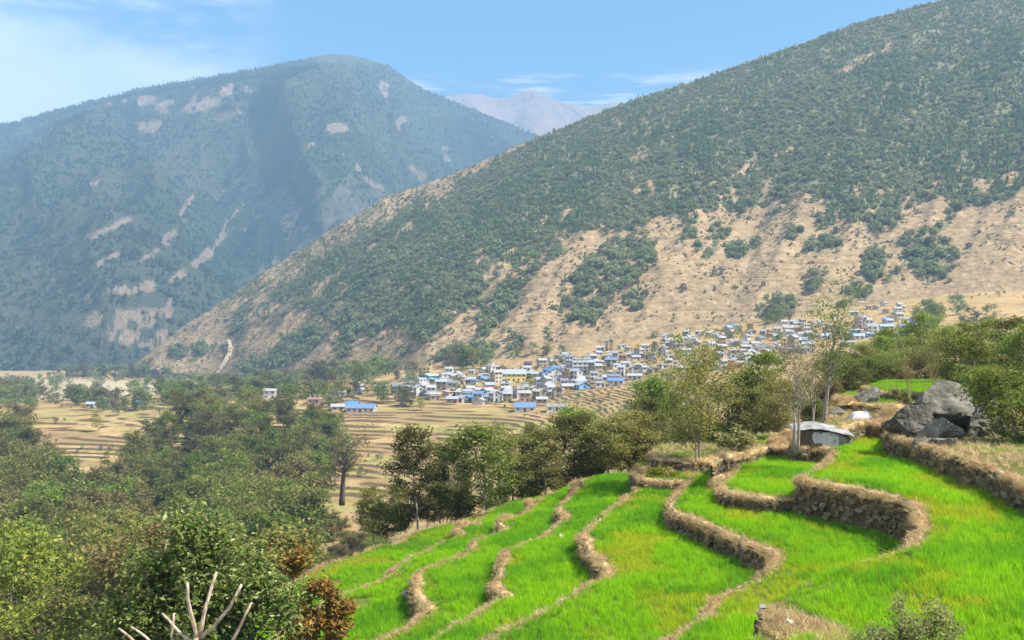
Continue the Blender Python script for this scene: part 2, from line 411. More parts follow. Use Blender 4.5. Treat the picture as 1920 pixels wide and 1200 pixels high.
GROVES = [(940, 575, 85, 22, -52, 1), (1135, 520, 105, 48, -38, 1), (1190, 470, 45, 40, 0, 1), (800, 600, 50, 40, -50, .9), (1100, 580, 40, 30, -40, .8),
          (560, 650, 70, 26, -35, .9), (650, 640, 16, 50, 20, .8), (480, 690, 35, 18, 0, .9), (720, 590, 90, 30, -20, .8), (1195, 565, 20, 22, 0, .9),
          (1740, 480, 50, 60, -60, .9), (1640, 500, 26, 40, 30, .7), (1525, 530, 18, 24, 0, 1), (1455, 582, 38, 24, -20, .9), (1610, 545, 34, 18, 0, .7),
          (1300, 440, 9, 9, 0, 1), (1345, 440, 14, 20, 0, 1), (1380, 468, 22, 18, 30, 1), (1490, 440, 20, 12, 0, 1), (1530, 463, 14, 12, 0, 1), (1560, 455, 18, 14, 0, 1),
          (1420, 458, 14, 12, 0, .8), (1310, 465, 10, 14, 0, .9), (1230, 640, 18, 12, 0, .7), (375, 655, 14, 12, 0, .9), (455, 600, 16, 40, 15, .9),
          (335, 660, 22, 14, 0, .6), (900, 640, 26, 14, -40, .8), (1650, 400, 50, 40, 0, .9), (1545, 410, 30, 20, 0, .8), (1040, 470, 12, 22, 0, .9),
          (970, 640, 14, 10, 0, .8), (1080, 600, 20, 14, 0, .7), (920, 660, 60, 16, 0, .5), (620, 690, 40, 14, 0, .6), (735, 690, 24, 10, 0, .5)]
GROVES += [(float(a_), float(FOREST_LOW(a_) + b_), float(c_), float(d_), -52 + float(e_), float(f_)) for a_, b_, c_, d_, e_, f_ in zip(_rs.uniform(520, 1800, 26), _rs.uniform(-60, 175, 26), _rs.uniform(20, 60, 26), _rs.uniform(4, 10, 26), _rs.normal(0, 10, 26), _rs.uniform(.6, .95, 26))]
SCARS = [(1200, 290, 26, 14, -40, 1), (1148, 235, 22, 12, -20, .9), (1250, 232, 10, 12, 0, .9), (1480, 282, 42, 6, -14, 1), (1370, 205, 12, 10, 0, .7),
         (1640, 100, 60, 10, -25, .9), (1590, 130, 30, 8, -25, .8), (1520, 390, 30, 30, 0, .9), (1610, 360, 12, 20, 0, .8), (830, 350, 26, 22, -30, 1), (1060, 300, 60, 6, 5, .6),
         (1010, 395, 10, 8, 0, .7), (760, 430, 40, 8, -35, .8), (1130, 430, 8, 22, 0, .9), (1230, 420, 25, 14, 0, .8), (900, 480, 10, 24, 0, .7),
         (1720, 410, 26, 20, 0, .9), (690, 470, 30, 10, -35, .7), (640, 510, 20, 8, -30, .6), (1755, 62, 30, 6, 0, .8)]
def hill_cover(x, y):
    """how wooded the slope is at this spot, 0..1"""
    wob = (fbm(x / 46, y / 46, 4, 31) - .5) * 90
    f = sst(22, -22, y - FOREST_LOW(x) + wob)
    top = HILL.yc(x)
    d = y - top                                   # dry grass strip below the left-hand crest
    strip = ip([(200, 70), (450, 85), (560, 55), (700, 44), (800, 36), (900, 14), (1000, 5), (1200, 1), (2300, 1)])(x)
    f = f * (.22 + .78 * sst(strip * .5, strip * 1.6, d + (fbm(x / 26, y / 26, 3, 41) - .5) * strip * 1.6)) * sst(0, 4, d)
    patch = sst(.56, .68, fbm(x / 26, y / 18, 4, 55) + .06 * sst(1000, 600, x))
    f = f * (1 - .85 * patch * sst(-190, -20, y - FOREST_LOW(x)))
    f = f * (1 - ell(x, y, SCARS) * sst(.3, .5, fbm(x / 9, y / 9, 3, 63)))
    g = ell(x, y, GROVES) * sst(.28, .50, fbm(x / 13, y / 13, 3, 77))
    return np.clip(np.maximum(f, g), 0, 1)
hs_x = np.arange(-120, 2060, 3.6)
hill = HILL.build('hillside', hs_x, 300, MAT['hill'], lambda x, y, t: {'cover': hill_cover(x, y)})
tag(hill, 'brown and wooded hillside rising behind the village', kind='structure')

def relief_left(x, t, X, D):
    fade = np.sin(np.pi * np.clip(t, 0, 1)) ** .7 * (1 - sst(.80, 1, t))
    r = (ridged(X / 620 + D / 1300, D / 1900 - X / 2200, 4, 3) - .5) * 480 + (fbm(X / 160, D / 160, 4, 15) - .5) * 90
    yb = CY - 500 * t
    # the spur that falls from the summit towards the lower right
    sx = np.interp(t, [0, .35, .62, 1], [690, 660, 590, 640]); spur = np.exp(-((x - sx) / 95.0) ** 2) * sst(.05, .35, t) * (1 - sst(.55, .95, t))
    sx2 = np.interp(t, [0, .5, 1], [250, 330, 520]); spur2 = np.exp(-((x - sx2) / 120.0) ** 2)
    return r * fade + (spur * 210 + spur2 * 110) * fade + (fbm(X / 45, D / 45, 3, 33) - .5) * 14 * sst(.0, .06, t)
LEFT = Mountain(
    [(-700, 430), (0, 236), (160, 193), (230, 175), (300, 160), (360, 150), (440, 135), (520, 122), (580, 108), (605, 103), (630, 101), (660, 104), (690, 111),
     (725, 122), (760, 145), (800, 170), (850, 190), (920, 218), (1000, 250), (1080, 285), (1200, 350), (1500, 480)],
    [(-700, 4300), (160, 4600), (630, 5000), (1000, 5600), (1500, 5600)],
    [(-700, -100), (1500, -100)], [(-700, 1900), (200, 2000), (400, 2100), (700, 2700), (1000, 3300), (1500, 3500)], relief_left, 1.02)
BARE = [(655, 300, 48, 13, 42, 1), (690, 335, 25, 10, 50, 1), (752, 232, 14, 26, 20, .8), (720, 170, 7, 32, -18, .8), (632, 240, 24, 16, 0, .55), (575, 275, 22, 10, -20, .8),
        (245, 192, 70, 18, -10, .8), (340, 200, 60, 26, 0, .8), (290, 240, 34, 26, 0, .85), (380, 192, 40, 26, 0, .75), (450, 170, 50, 24, 0, .7), (420, 220, 50, 20, -20, .6), (550, 158, 22, 8, -35, .6),
        (200, 488, 38, 12, -28, .9), (350, 385, 30, 10, -55, .9), (270, 485, 26, 12, -20, .8), (310, 460, 40, 12, -35, .7), (400, 460, 60, 14, -45, .8), (360, 500, 70, 18, -35, .8),
        (250, 540, 60, 24, -10, .9), (230, 600, 90, 50, 0, .75), (300, 640, 60, 40, 0, .8), (200, 430, 60, 14, -25, .6), (330, 430, 60, 12, -40, .7), (430, 350, 40, 10, -40, .5), (560, 470, 60, 12, -40, .6), (180, 560, 30, 20, 0, .8), (280, 590, 60, 26, 0, .7), (240, 630, 70, 30, 10, .75), (330, 560, 30, 12, -30, .6), (780, 320, 40, 14, 40, .75),
        (830, 290, 26, 10, 45, .8), (700, 345, 30, 10, 30, .7), (790, 330, 12, 26, 0, .7), (840, 280, 14, 8, 30, .7), (470, 420, 36, 10, -45, .7), (440, 400, 30, 8, -45, .7),
        (175, 345, 20, 6, 0, .8), (410, 295, 26, 4, -10, .7), (380, 285, 10, 18, 30, .5), (500, 380, 20, 10, 0, .5), (610, 330, 20, 30, 0, .35), (500, 500, 60, 14, -35, .6), (725, 160, 6, 14, -20, .8)]
GREY = [(640, 390, 90, 62, -25, 1), (580, 420, 60, 60, -40, .9), (690, 380, 50, 40, 40, .9), (630, 108, 60, 10, 0, .6)]
def left_attrs(x, y, t):
    b = ell(x, y, [(a_, b_, c_, d_ * .62, e_, f_) for a_, b_, c_, d_, e_, f_ in BARE]) * .95 * sst(.30, .56, fbm(x / 11, y / 17, 4, 71)) + .26 * sst(.52, .66, fbm(x / 60, y / 40, 4, 91))
    return {'bare': b - .12, 'grey': ell(x, y, GREY) * sst(.22, .5, fbm(x / 22, y / 22, 4, 23))}
lm = LEFT.build('mountain', np.arange(-220, 1300, 4.0), 210, MAT['mount'], left_attrs)
tag(lm, 'blue hazy forested mountain with a rounded summit', kind='structure')
def relief_far(x, t, X, D):
    return (ridged(X / 900, D / 1500, 5, 8) - .55) * 420 * np.sin(np.pi * np.clip(t, 0, 1)) ** .7 + (fbm(X / 90, D / 90, 3, 2) - .5) * 30
FARM = Mountain([(200, 330), (600, 250), (780, 196), (835, 181), (870, 175), (905, 177), (930, 184), (960, 180), (985, 170), (1003, 168), (1022, 174), (1040, 187), (1065, 193), (1100, 199),
                 (1130, 196), (1150, 191), (1200, 205), (1400, 260), (1800, 400)],
                [(200, 8600), (1800, 8600)], [(200, 200), (1800, 200)], [(200, 6400), (1800, 6400)], relief_far, 1.0)
fm = FARM.build('far_mountain', np.arange(420, 1600, 5.0), 90, MAT['far'], lambda x, y, t: {})
tag(fm, 'pale bare reddish mountain far off between the two slopes', kind='structure')

# ------------------------------------------------------------------ terrain: valley floor (one sheet, camera to mountain foot)
VD = np.array([6, 20, 40, 60, 75, 110, 170, 250, 330, 400, 480, 560, 640, 740, 900, 1100, 1400, 1900, 2600], float)
def zrow(*v):
    """numbers are z; strings are photo rows 'y'"""
    return [float(q) if not isinstance(q, str) else (CY - float(q)) / F * D for q, D in zip(v, VD)]
VT = {-700: zrow(-15, -17, -21, -26, -29, -38, -48, -56, '963', '880', '825', '790', '768', '755', '745', '735', '715', '700', '672'),
      160: zrow(-13, -15, -19, -25, -29, -38, -48, -56, '963', '886', '818', '780', '764', '752', '744', '734', '714', '700', '672'),
      400: zrow(-13, -14, -18, -23, -28, -37, -48, -56, '960', '880', '812', '772', '752', '738', '728', '724', '716', '700', '672'),
      700: zrow(-14, -14, -15, -17.5, -22, -33, -45, -52, '958', '880', '808', '768', '740', '722', '708', '698', '690', '690', '672'),
      1000: zrow(-14, -15, -15, -15, -16, -24, -36, -45, '920', '856', '803', '763', '725', '692', '660', '645', '640', '640', '640'),
      1300: zrow(-13, -14, -13, -12, -12, -16, -24, '836', '800', '770', '742', '714', '684', '652', '614', '598', '590', '590', '590'),
      1500: zrow(-11, -11, -10.5, -10, -9, -9.5, '770', '745', '730', '716', '702', '687', '660', '626', '584', '566', '560', '560', '560'),
      1760: zrow(-9, -9, -9, -8.6, -6.4, '708', '696', '686', '676', '668', '656', '642', '622', '592', '548', '530', '520', '520', '520'),
      2300: zrow(-8, -7, -6, -5, -3, '650', '645', '640', '635', '628', '620', '610', '590', '560', '515', '490', '480', '480', '480')}
_tx = np.array(sorted(VT)); _tz = np.array([VT[k] for k in sorted(VT)])
_gx = np.arange(-700, 2301, 20.0); _gl = np.linspace(math.log(6), math.log(2600), 260)
_a = np.stack([np.interp(np.exp(_gl), VD, r) for r in _tz])                       # table rows -> fine depth
_G = np.stack([np.interp(_gx, _tx, _a[:, j]) for j in range(len(_gl))], 1)        # (x, depth)
def _blur(a, n, ax):
    k = np.hanning(n + 2)[1:-1]; k /= k.sum()
    p = np.pad(a, [(n // 2, n // 2) if i == ax else (0, 0) for i in range(2)], mode='edge')
    return np.apply_along_axis(lambda r: np.convolve(r, k, 'valid'), ax, p)
_G = _blur(_blur(_G, 13, 0), 7, 1)
def terr(x, D):
    """ground height of the valley sheet and how much of a terrace riser each spot is"""
    x = np.asarray(x, float); D = np.asarray(D, float)
    u = np.clip((x + 700) / 20, 0, len(_gx) - 1.001); v = np.clip((np.log(D) - _gl[0]) / (_gl[1] - _gl[0]), 0, len(_gl) - 1.001)
    i = u.astype(int); j = v.astype(int); fu = u - i; fv = v - j
    z = (_G[i, j] * (1 - fu) + _G[i + 1, j] * fu) * (1 - fv) + (_G[i, j + 1] * (1 - fu) + _G[i + 1, j + 1] * fu) * fv
    X = (x - CX) / F * D
    m = sst(290, 345, D) * (1 - sst(680, 900, D)) * sst(-250, 120, x) * (1 - sst(1220, 1400, x))
    w = z + (fbm(X / 70, D / 40, 3, 44) - .5) * 2.0 * m
    h = .62; q = w / h; fl = np.floor(q); fr = q - fl
    ramp = sst(.58, .97, fr); wt = (fl + .14 * fr + .86 * ramp) * h
    zz = w * (1 - m) + wt * m
    zz = zz + (fbm(X / 18, D / 18, 3, 12) - .5) * (.25 + .9 * sst(700, 1000, D)) * sst(60, 120, D)
    # river terrace on the left: a flat bench with a scarp
    riser = m * sst(.52, .64, fr) * (1 - sst(.97, 1.0, fr)) * (.25 + .75 * sst(.36, .56, fbm(X / 23, D / 7, 3, 99)))
    tone = np.where(m > .3, _h(fl + 500, np.floor(X / 38 + 3 * fbm(X / 60, D / 60, 2, 5)) + 900, 3), .5)
    terr.tone = tone * sst(.15, .6, m) + .4 * (1 - sst(.15, .6, m))
    return X, zz, riser
vx = np.concatenate([np.arange(-640, 900, 5.0), np.arange(900, 1350, 2.5), np.arange(1350, 2240, 5.0)])
vD = np.unique(np.concatenate([np.geomspace(8, 330, 60), np.arange(330, 660, 1.05), np.geomspace(660, 2600, 90)]))
xx, dd = np.meshgrid(vx, vD); X, Z, RI = terr(xx, dd); TONE = terr.tone; yy = CY - F * Z / dd
GREEN = [(880, 790, 130, 16, 2, .5), (800, 800, 90, 10, 0, .5), (1010, 800, 120, 10, 0, .6), (1110, 800, 60, 14, 0, .5), (230, 800, 40, 10, 0, .3), (1270, 635, 40, 8, -10, .6)]
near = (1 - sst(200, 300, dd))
GRAVEL = [(230, 728, 110, 16, 0, 1), (60, 730, 200, 22, 0, 1)]
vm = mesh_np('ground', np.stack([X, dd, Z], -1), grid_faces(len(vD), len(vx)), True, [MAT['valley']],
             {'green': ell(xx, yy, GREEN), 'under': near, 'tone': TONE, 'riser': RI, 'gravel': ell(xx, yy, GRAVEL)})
ground = tag(link('ground', vm), 'dry terraced valley floor below the village', kind='structure')
def ground_at(x, y, dmin=60, dmax=1500):
    D = np.geomspace(dmin, dmax, 1400); X, z, _ = terr(np.full(1400, float(x)), D); yp = CY - F * z / D
    i = int(np.argmax(yp <= y)); i = i if yp[i] <= y else 1399
    return np.array([X[i], D[i], z[i]])
def ground_z(x, D): return float(terr(np.array([float(x)]), np.array([float(D)]))[1][0])

# a pale dirt trail up the foot of the spur
def ribbon(name, pts, width, src, mat, lift):
    P = [src(*p) for p in pts]; P = [np.array(p) for p in P]
    out = []
    for a, b in zip(P[:-1], P[1:]):
        for t in np.linspace(0, 1, 8, endpoint=False): out.append(a + (b - a) * t)
    out.append(P[-1]); out = np.array(out); T = np.gradient(out, axis=0); T[:, 2] = 0
    nrm = np.stack([-T[:, 1], T[:, 0], 0 * T[:, 0]], 1); nrm /= np.linalg.norm(nrm, axis=1)[:, None] + 1e-9
    V = np.stack([out - nrm * width / 2 + [0, 0, lift], out + nrm * width / 2 + [0, 0, lift]], 1)
    return link(name, mesh_np(name, V, grid_faces(len(out), 2), True, [mat]))
trail = ribbon('path', [(398, 716), (408, 702), (416, 690), (425, 676), (432, 662), (433, 650), (431, 640)], 7, HILL.at, MAT['path'], 2.2)
tag(trail, 'pale dirt trail climbing the foot of the brown spur', kind='structure')
trail2 = ribbon('path', [(282, 694), (310, 698), (345, 702), (375, 708), (398, 716)], 5, HILL.at, MAT['path'], 2.2)
tag(trail2, 'pale level track crossing below the spur', kind='structure')

# ------------------------------------------------------------------ haze: even air round the whole place
lows = min(float(o.data.vertices[i].co.z) for o in (hill, lm, fm, ground) for i in (0,))
def zmin(me):
    a = np.empty(len(me.vertices) * 3, np.float32); me.vertices.foreach_get('co', a); return float(a[2::3].min()), float(a[2::3].max()), a.reshape(-1, 3)
zl = min(zmin(o.data)[0] for o in (hill, lm, fm, ground)); zh = max(zmin(o.data)[1] for o in (hill, lm, fm, ground))
xa = np.concatenate([zmin(o.data)[2] for o in (hill, lm, fm, ground)])
g = Geo().box(float(xa[:, 0].min()) - 30, float(xa[:, 0].max()) + 30, -120, float(xa[:, 1].max()) + 30, zl - 1.0, zh + 40)
hm = bpy.data.materials.new('haze_air'); hm.use_nodes = True; nt = hm.node_tree; nt.nodes.clear()
pv = nt.nodes.new('ShaderNodeVolumePrincipled'); pv.inputs['Color'].default_value = (.43, .70, 1.0, 1); pv.inputs['Density'].default_value = 1.65e-4
pv.inputs['Anisotropy'].default_value = 0.0
mo = nt.nodes.new('ShaderNodeOutputMaterial'); nt.links.new(pv.outputs[0], mo.inputs['Volume'])
haze = tag(link('haze', g.mesh('haze', hm)), 'thin blue haze filling the valley air', kind='stuff')

# ------------------------------------------------------------------ instanced ground cover (stuff only)
def scatter(name, pts, rot, scl, idx, protos, parent=None):
    """one object whose points carry copies of small tufts"""
    col = bpy.data.collections.new(name + '_source')
    for i, me in enumerate(protos):
        col.objects.link(bpy.data.objects.new('%s_source_%02d' % (name, i), me))
    pts = np.asarray(pts, np.float32); n = len(pts)
    me = bpy.data.meshes.new(name); me.vertices.add(n); me.vertices.foreach_set('co', pts.ravel())
    a = me.attributes.new('rot', 'FLOAT_VECTOR', 'POINT'); a.data.foreach_set('vector', np.asarray(rot, np.float32).ravel())
    sc = np.asarray(scl, np.float32); sc = np.repeat(sc[:, None], 3, 1) if sc.ndim == 1 else sc
    a = me.attributes.new('scl', 'FLOAT_VECTOR', 'POINT'); a.data.foreach_set('vector', sc.ravel())
    a = me.attributes.new('idx', 'INT', 'POINT'); a.data.foreach_set('value', np.asarray(idx, np.int32))
    me.update()
    ng = bpy.data.node_groups.new(name + '_nodes', 'GeometryNodeTree')
    ng.interface.new_socket('Geometry', in_out='INPUT', socket_type='NodeSocketGeometry')
    ng.interface.new_socket('Geometry', in_out='OUTPUT', socket_type='NodeSocketGeometry')
    N = ng.nodes.new; gi = N('NodeGroupInput'); go = N('NodeGroupOutput'); ci = N('GeometryNodeCollectionInfo')
    ci.inputs['Collection'].default_value = col; ci.inputs['Separate Children'].default_value = True; ci.inputs['Reset Children'].default_value = True
    ii = N('GeometryNodeInstanceOnPoints'); ii.inputs['Pick Instance'].default_value = True
    def na(nm, t):
        k = N('GeometryNodeInputNamedAttribute'); k.data_type = t; k.inputs['Name'].default_value = nm; return k.outputs['Attribute']
    L = ng.links.new
    L(gi.outputs[0], ii.inputs['Points']); L(ci.outputs[0], ii.inputs['Instance']); L(na('idx', 'INT'), ii.inputs['Instance Index'])
    L(na('rot', 'FLOAT_VECTOR'), ii.inputs['Rotation']); L(na('scl', 'FLOAT_VECTOR'), ii.inputs['Scale']); L(ii.outputs[0], go.inputs[0])
    o = link(name, me, parent); md = o.modifiers.new('scatter', 'NODES'); md.node_group = ng
    return o

def blades(rng, n, h0, h1, spread, width, lean, mat, name, segs=3):
    V = []; Q = []
    for _ in range(n):
        a = rng.uniform(0, 2 * math.pi); r = spread * math.sqrt(rng.random()); b = rng.uniform(0, 2 * math.pi)
        p = np.array([r * math.cos(a), r * math.sin(a), -.02]); h = rng.uniform(h0, h1); w = width * rng.uniform(.7, 1.3)
        d = np.array([math.cos(b), math.sin(b), 0]); s = np.array([-d[1], d[0], 0]); ln = lean * rng.uniform(.3, 1.3)
        base = len(V)
        for k in range(segs + 1):
            t = k / segs; c = p + d * (ln * h * t * t) + np.array([0, 0, h * (t - .25 * ln * t * t)])
            ww = w * (1 - t * .92)
            V += [c - s * ww / 2, c + s * ww / 2]
        for k in range(segs):
            q = base + 2 * k; Q.append((q, q + 1, q + 3, q + 2))
    return mesh_np(name, V, Q, True, [mat])

from mathutils.geometry import delaunay_2d_cdt
# ------------------------------------------------------------------ foreground: stepped wheat fields
FIELDS = {  # level z, (rim points, closing points) traced on the photo; the rim is the edge of the upper level
 'A': (-7.0, [(1480, 832), (1500, 838), (1530, 838), (1556, 842), (1562, 850), (1545, 868), (1520, 888), (1499, 897), (1540, 906), (1590, 914), (1640, 925), (1690, 938), (1712, 948),
              (1724, 975), (1722, 1003), (1700, 1028), (1650, 1047), (1590, 1062), (1530, 1085), (1475, 1112), (1440, 1140), (1425, 1175), (1405, 1210), (1385, 1300)],
       [(1385, 1480), (3600, 1480), (3600, 822), (1690, 812), (1640, 812), (1590, 814), (1540, 820)]),
 'A2': (-7.95, [(1402, 860), (1374, 884), (1357, 900), (1352, 914), (1364, 922), (1400, 928), (1440, 933), (1475, 935), (1505, 933)], [(1570, 925), (1600, 870), (1545, 848), (1500, 851), (1440, 856)]),
 'B': (-8.7, [(1330, 880), (1312, 888), (1290, 903), (1275, 920), (1262, 940), (1258, 956), (1285, 967), (1320, 981), (1350, 994), (1380, 1009), (1410, 1022), (1440, 1032), (1456, 1047),
              (1449, 1066), (1420, 1083), (1400, 1092), (1375, 1108), (1345, 1125), (1328, 1140), (1318, 1158), (1290, 1178), (1260, 1198), (1180, 1260)],
       [(1180, 1500), (1750, 1500), (1850, 1000), (1600, 900), (1470, 882), (1410, 868), (1360, 870)]),
 'B2': (-9.1, [(1186, 880), (1190, 890), (1208, 898), (1228, 900), (1250, 904), (1272, 903), (1292, 906), (1315, 902)], [(1345, 890), (1335, 869), (1260, 869), (1195, 872)]),
 'C': (-9.65, [(1222, 905), (1197, 914), (1183, 924), (1165, 938), (1147, 953), (1128, 968), (1113, 980), (1100, 992), (1095, 1006), (1099, 1025), (1111, 1042), (1130, 1058), (1142, 1075),
              (1132, 1086), (1105, 1096), (1060, 1122), (1017, 1147), (970, 1172), (920, 1197), (830, 1250)], [(830, 1600), (1560, 1600), (1560, 1000), (1340, 905), (1260, 893)]),
 'D': (-10.5, [(1112, 893), (1087, 905), (1074, 922), (1064, 937), (1050, 950), (1045, 961), (1064, 966), (1062, 974), (1040, 986), (1016, 1006), (990, 1017), (957, 1029), (945, 1045),
              (937, 1063), (931, 1088), (932, 1108), (947, 1117), (922, 1133), (877, 1163), (807, 1197), (720, 1245)], [(720, 1700), (1400, 1700), (1400, 1000), (1240, 900), (1180, 890)]),
 'E': (-11.3, [(1042, 922), (1008, 940), (992, 955), (976, 966), (950, 971), (935, 984), (946, 993), (930, 1001), (911, 1008), (889, 1014), (879, 1033), (857, 1045), (833, 1053), (801, 1067),
              (785, 1079), (779, 1097), (783, 1116), (802, 1140), (788, 1158), (745, 1185), (690, 1215), (620, 1260)], [(620, 1800), (1250, 1800), (1250, 1000), (1130, 905), (1080, 910)]),
 'F': (-12.2, [(950, 944), (910, 962), (896, 976), (866, 981), (853, 992), (866, 1001), (832, 1014), (796, 1036), (770, 1046), (748, 1062), (724, 1082), (700, 1096), (662, 1108), (620, 1125),
              (560, 1165), (500, 1210), (420, 1275)], [(420, 1800), (1100, 1800), (1100, 1000), (1040, 930)]),
 'G': (-13.0, [(872, 975), (830, 984), (795, 994), (762, 1004), (747, 1020), (716, 1022), (690, 1030), (650, 1045), (602, 1061), (560, 1085), (480, 1140), (380, 1220)], [(380, 1800), (1000, 1800), (1000, 1000), (950, 950)]),
 'K1': (-8.4, [(1222, 848), (1228, 857), (1245, 861), (1275, 863), (1320, 863), (1350, 860)], [(1380, 845), (1345, 832), (1240, 833)]),
 'K2': (-7.4, [(1335, 872), (1342, 862), (1362, 855), (1400, 851), (1428, 843), (1452, 840), (1478, 841), (1500, 845)], [(1560, 845), (1540, 815), (1470, 812), (1380, 818)]),
 'U0': (-5.9, [(1664, 806), (1676, 819), (1706, 826), (1745, 838), (1785, 852), (1840, 872), (1920, 905), (2100, 985), (2400, 1120), (2900, 1330)], [(3600, 1330), (3600, 740), (1800, 745), (1690, 770)]),
 'U1': (-6.1, [(1545, 796), (1575, 803), (1600, 796), (1625, 791), (1650, 797), (1690, 802), (1740, 806)], [(2300, 806), (2300, 740), (1700, 745), (1560, 752)]),
 'U2': (-5.6, [(1566, 742), (1580, 751), (1610, 758), (1650, 760), (1690, 756), (1720, 758)], [(2300, 758), (2300, 726), (1640, 726), (1590, 734)]),
 'U3': (-5.2, [(1618, 724), (1640, 732), (1665, 737), (1700, 738), (1740, 739)], [(2300, 739), (2300, 712), (1660, 712)]),
}
LOWER = {'A': 'B', 'A2': 'B', 'B': 'C', 'B2': 'C', 'C': 'D', 'D': 'E', 'E': 'F', 'F': 'G', 'G': None, 'K1': 'B2', 'K2': 'B', 'U0': 'A', 'U1': 'A', 'U2': 'U1', 'U3': 'U2'}
NICE = {'A': 'topmost wheat field on the right', 'A2': 'small wheat field below the shed', 'B': 'middle wheat field', 'B2': 'narrow strip at the foot of the trees', 'C': 'long wheat field in the centre',
        'D': 'wheat field left of the centre strip', 'E': 'second lowest wheat field', 'F': 'low wheat field beside the russet bush', 'G': 'lowest field at the edge of the wood', 'K1': 'grass plot behind the strip under the alders',
        'K2': 'stony plot left of the shed', 'U0': 'plot carrying the large boulders', 'U1': 'straw covered plot with the white tarp', 'U2': 'grass plot with the dark split boulder', 'U3': 'highest grass plot by the trees'}
def catmull(P, step):
    P = np.array(P, float); out = []
    Q = np.vstack([2 * P[0] - P[1], P, 2 * P[-1] - P[-2]])
    for i in range(1, len(Q) - 2):
        n = max(2, int(np.linalg.norm(Q[i + 1] - Q[i]) / step))
        for t in np.linspace(0, 1, n, endpoint=False):
            a, b, c, d = Q[i - 1], Q[i], Q[i + 1], Q[i + 2]
            out.append(.5 * ((2 * b) + (c - a) * t + (2 * a - 5 * b + 4 * c - d) * t * t + (3 * b - a - 3 * c + d) * t ** 3))
    out.append(P[-1]); return np.array(out)
def inside(px_, py_, poly):
    r = np.zeros(len(px_), bool); n = len(poly); j = n - 1
    for i in range(n):
        xi, yi = poly[i]; xj, yj = poly[j]
        c = ((yi > py_) != (yj > py_)) & (px_ < (xj - xi) * (py_ - yi) / (yj - yi + 1e-12) + xi); r ^= c; j = i
    return r
RIM = {}; POLY = {}; LEV = {k: v[0] for k, v in FIELDS.items()}
for key, (z, rim, close) in FIELDS.items():
    R = catmull([on_plane(x, y, z) for x, y in rim], .22)
    s = np.arange(len(R)) * .22
    jit = (np.stack([fbm(s / 1.1, s * 0 + 1.3, 3, hash(key) % 1 + ord(key[0])), fbm(s / 1.1, s * 0 + 7.7, 3, 50 + ord(key[-1]))], 1) - .5) * .38
    R = R + jit
    RIM[key] = R; POLY[key] = np.vstack([R, [on_plane(x, y, z) for x, y in close]])
def field_z(key, x, y): return LEV[key] + (fbm(x / 5.0, y / 5.0, 3, 5) - .5) * .22
def rim_dist(x, y, R, idx=False):
    d = np.full(len(x), 1e9); di = np.zeros(len(x), int)
    for c in np.array_split(np.arange(len(R)), max(1, len(R) // 40)):
        q = np.hypot(x[:, None] - R[c][None, :, 0], y[:, None] - R[c][None, :, 1]); k = q.argmin(1); dd_ = q[np.arange(len(x)), k] if len(x) else d
        di = np.where(dd_ < d, c[k] if len(x) else di, di); d = np.minimum(d, dd_)
    return (d, di) if idx else d

straw_protos = [blades(np.random.default_rng(100 + i), 20, .10, .24, .10, .018, 1.4, MAT['straw'], 'straw_tuft', 3) for i in range(4)] + \
               [blades(np.random.default_rng(120 + i), 16, .10, .26, .11, .018, 1.3, MAT['straw_dark'], 'old_grass_tuft', 3) for i in range(3)]
def stone_mesh(rng, name, mat, n=13):
    import bmesh
    bm = bmesh.new()
    for _ in range(n):
        v = rng.normal(size=3); v /= np.linalg.norm(v); v *= rng.uniform(.8, 1.05)
        bm.verts.new(np.clip(v, -.72, .72))
    bmesh.ops.convex_hull(bm, input=bm.verts)
    for v in [v for v in bm.verts if not v.link_faces]: bm.verts.remove(v)
    me = bpy.data.meshes.new(name); bm.to_mesh(me); bm.free(); me.materials.append(mat); return me
STONES = [stone_mesh(np.random.default_rng(300 + i), 'stone', MAT['stone']) for i in range(10)]

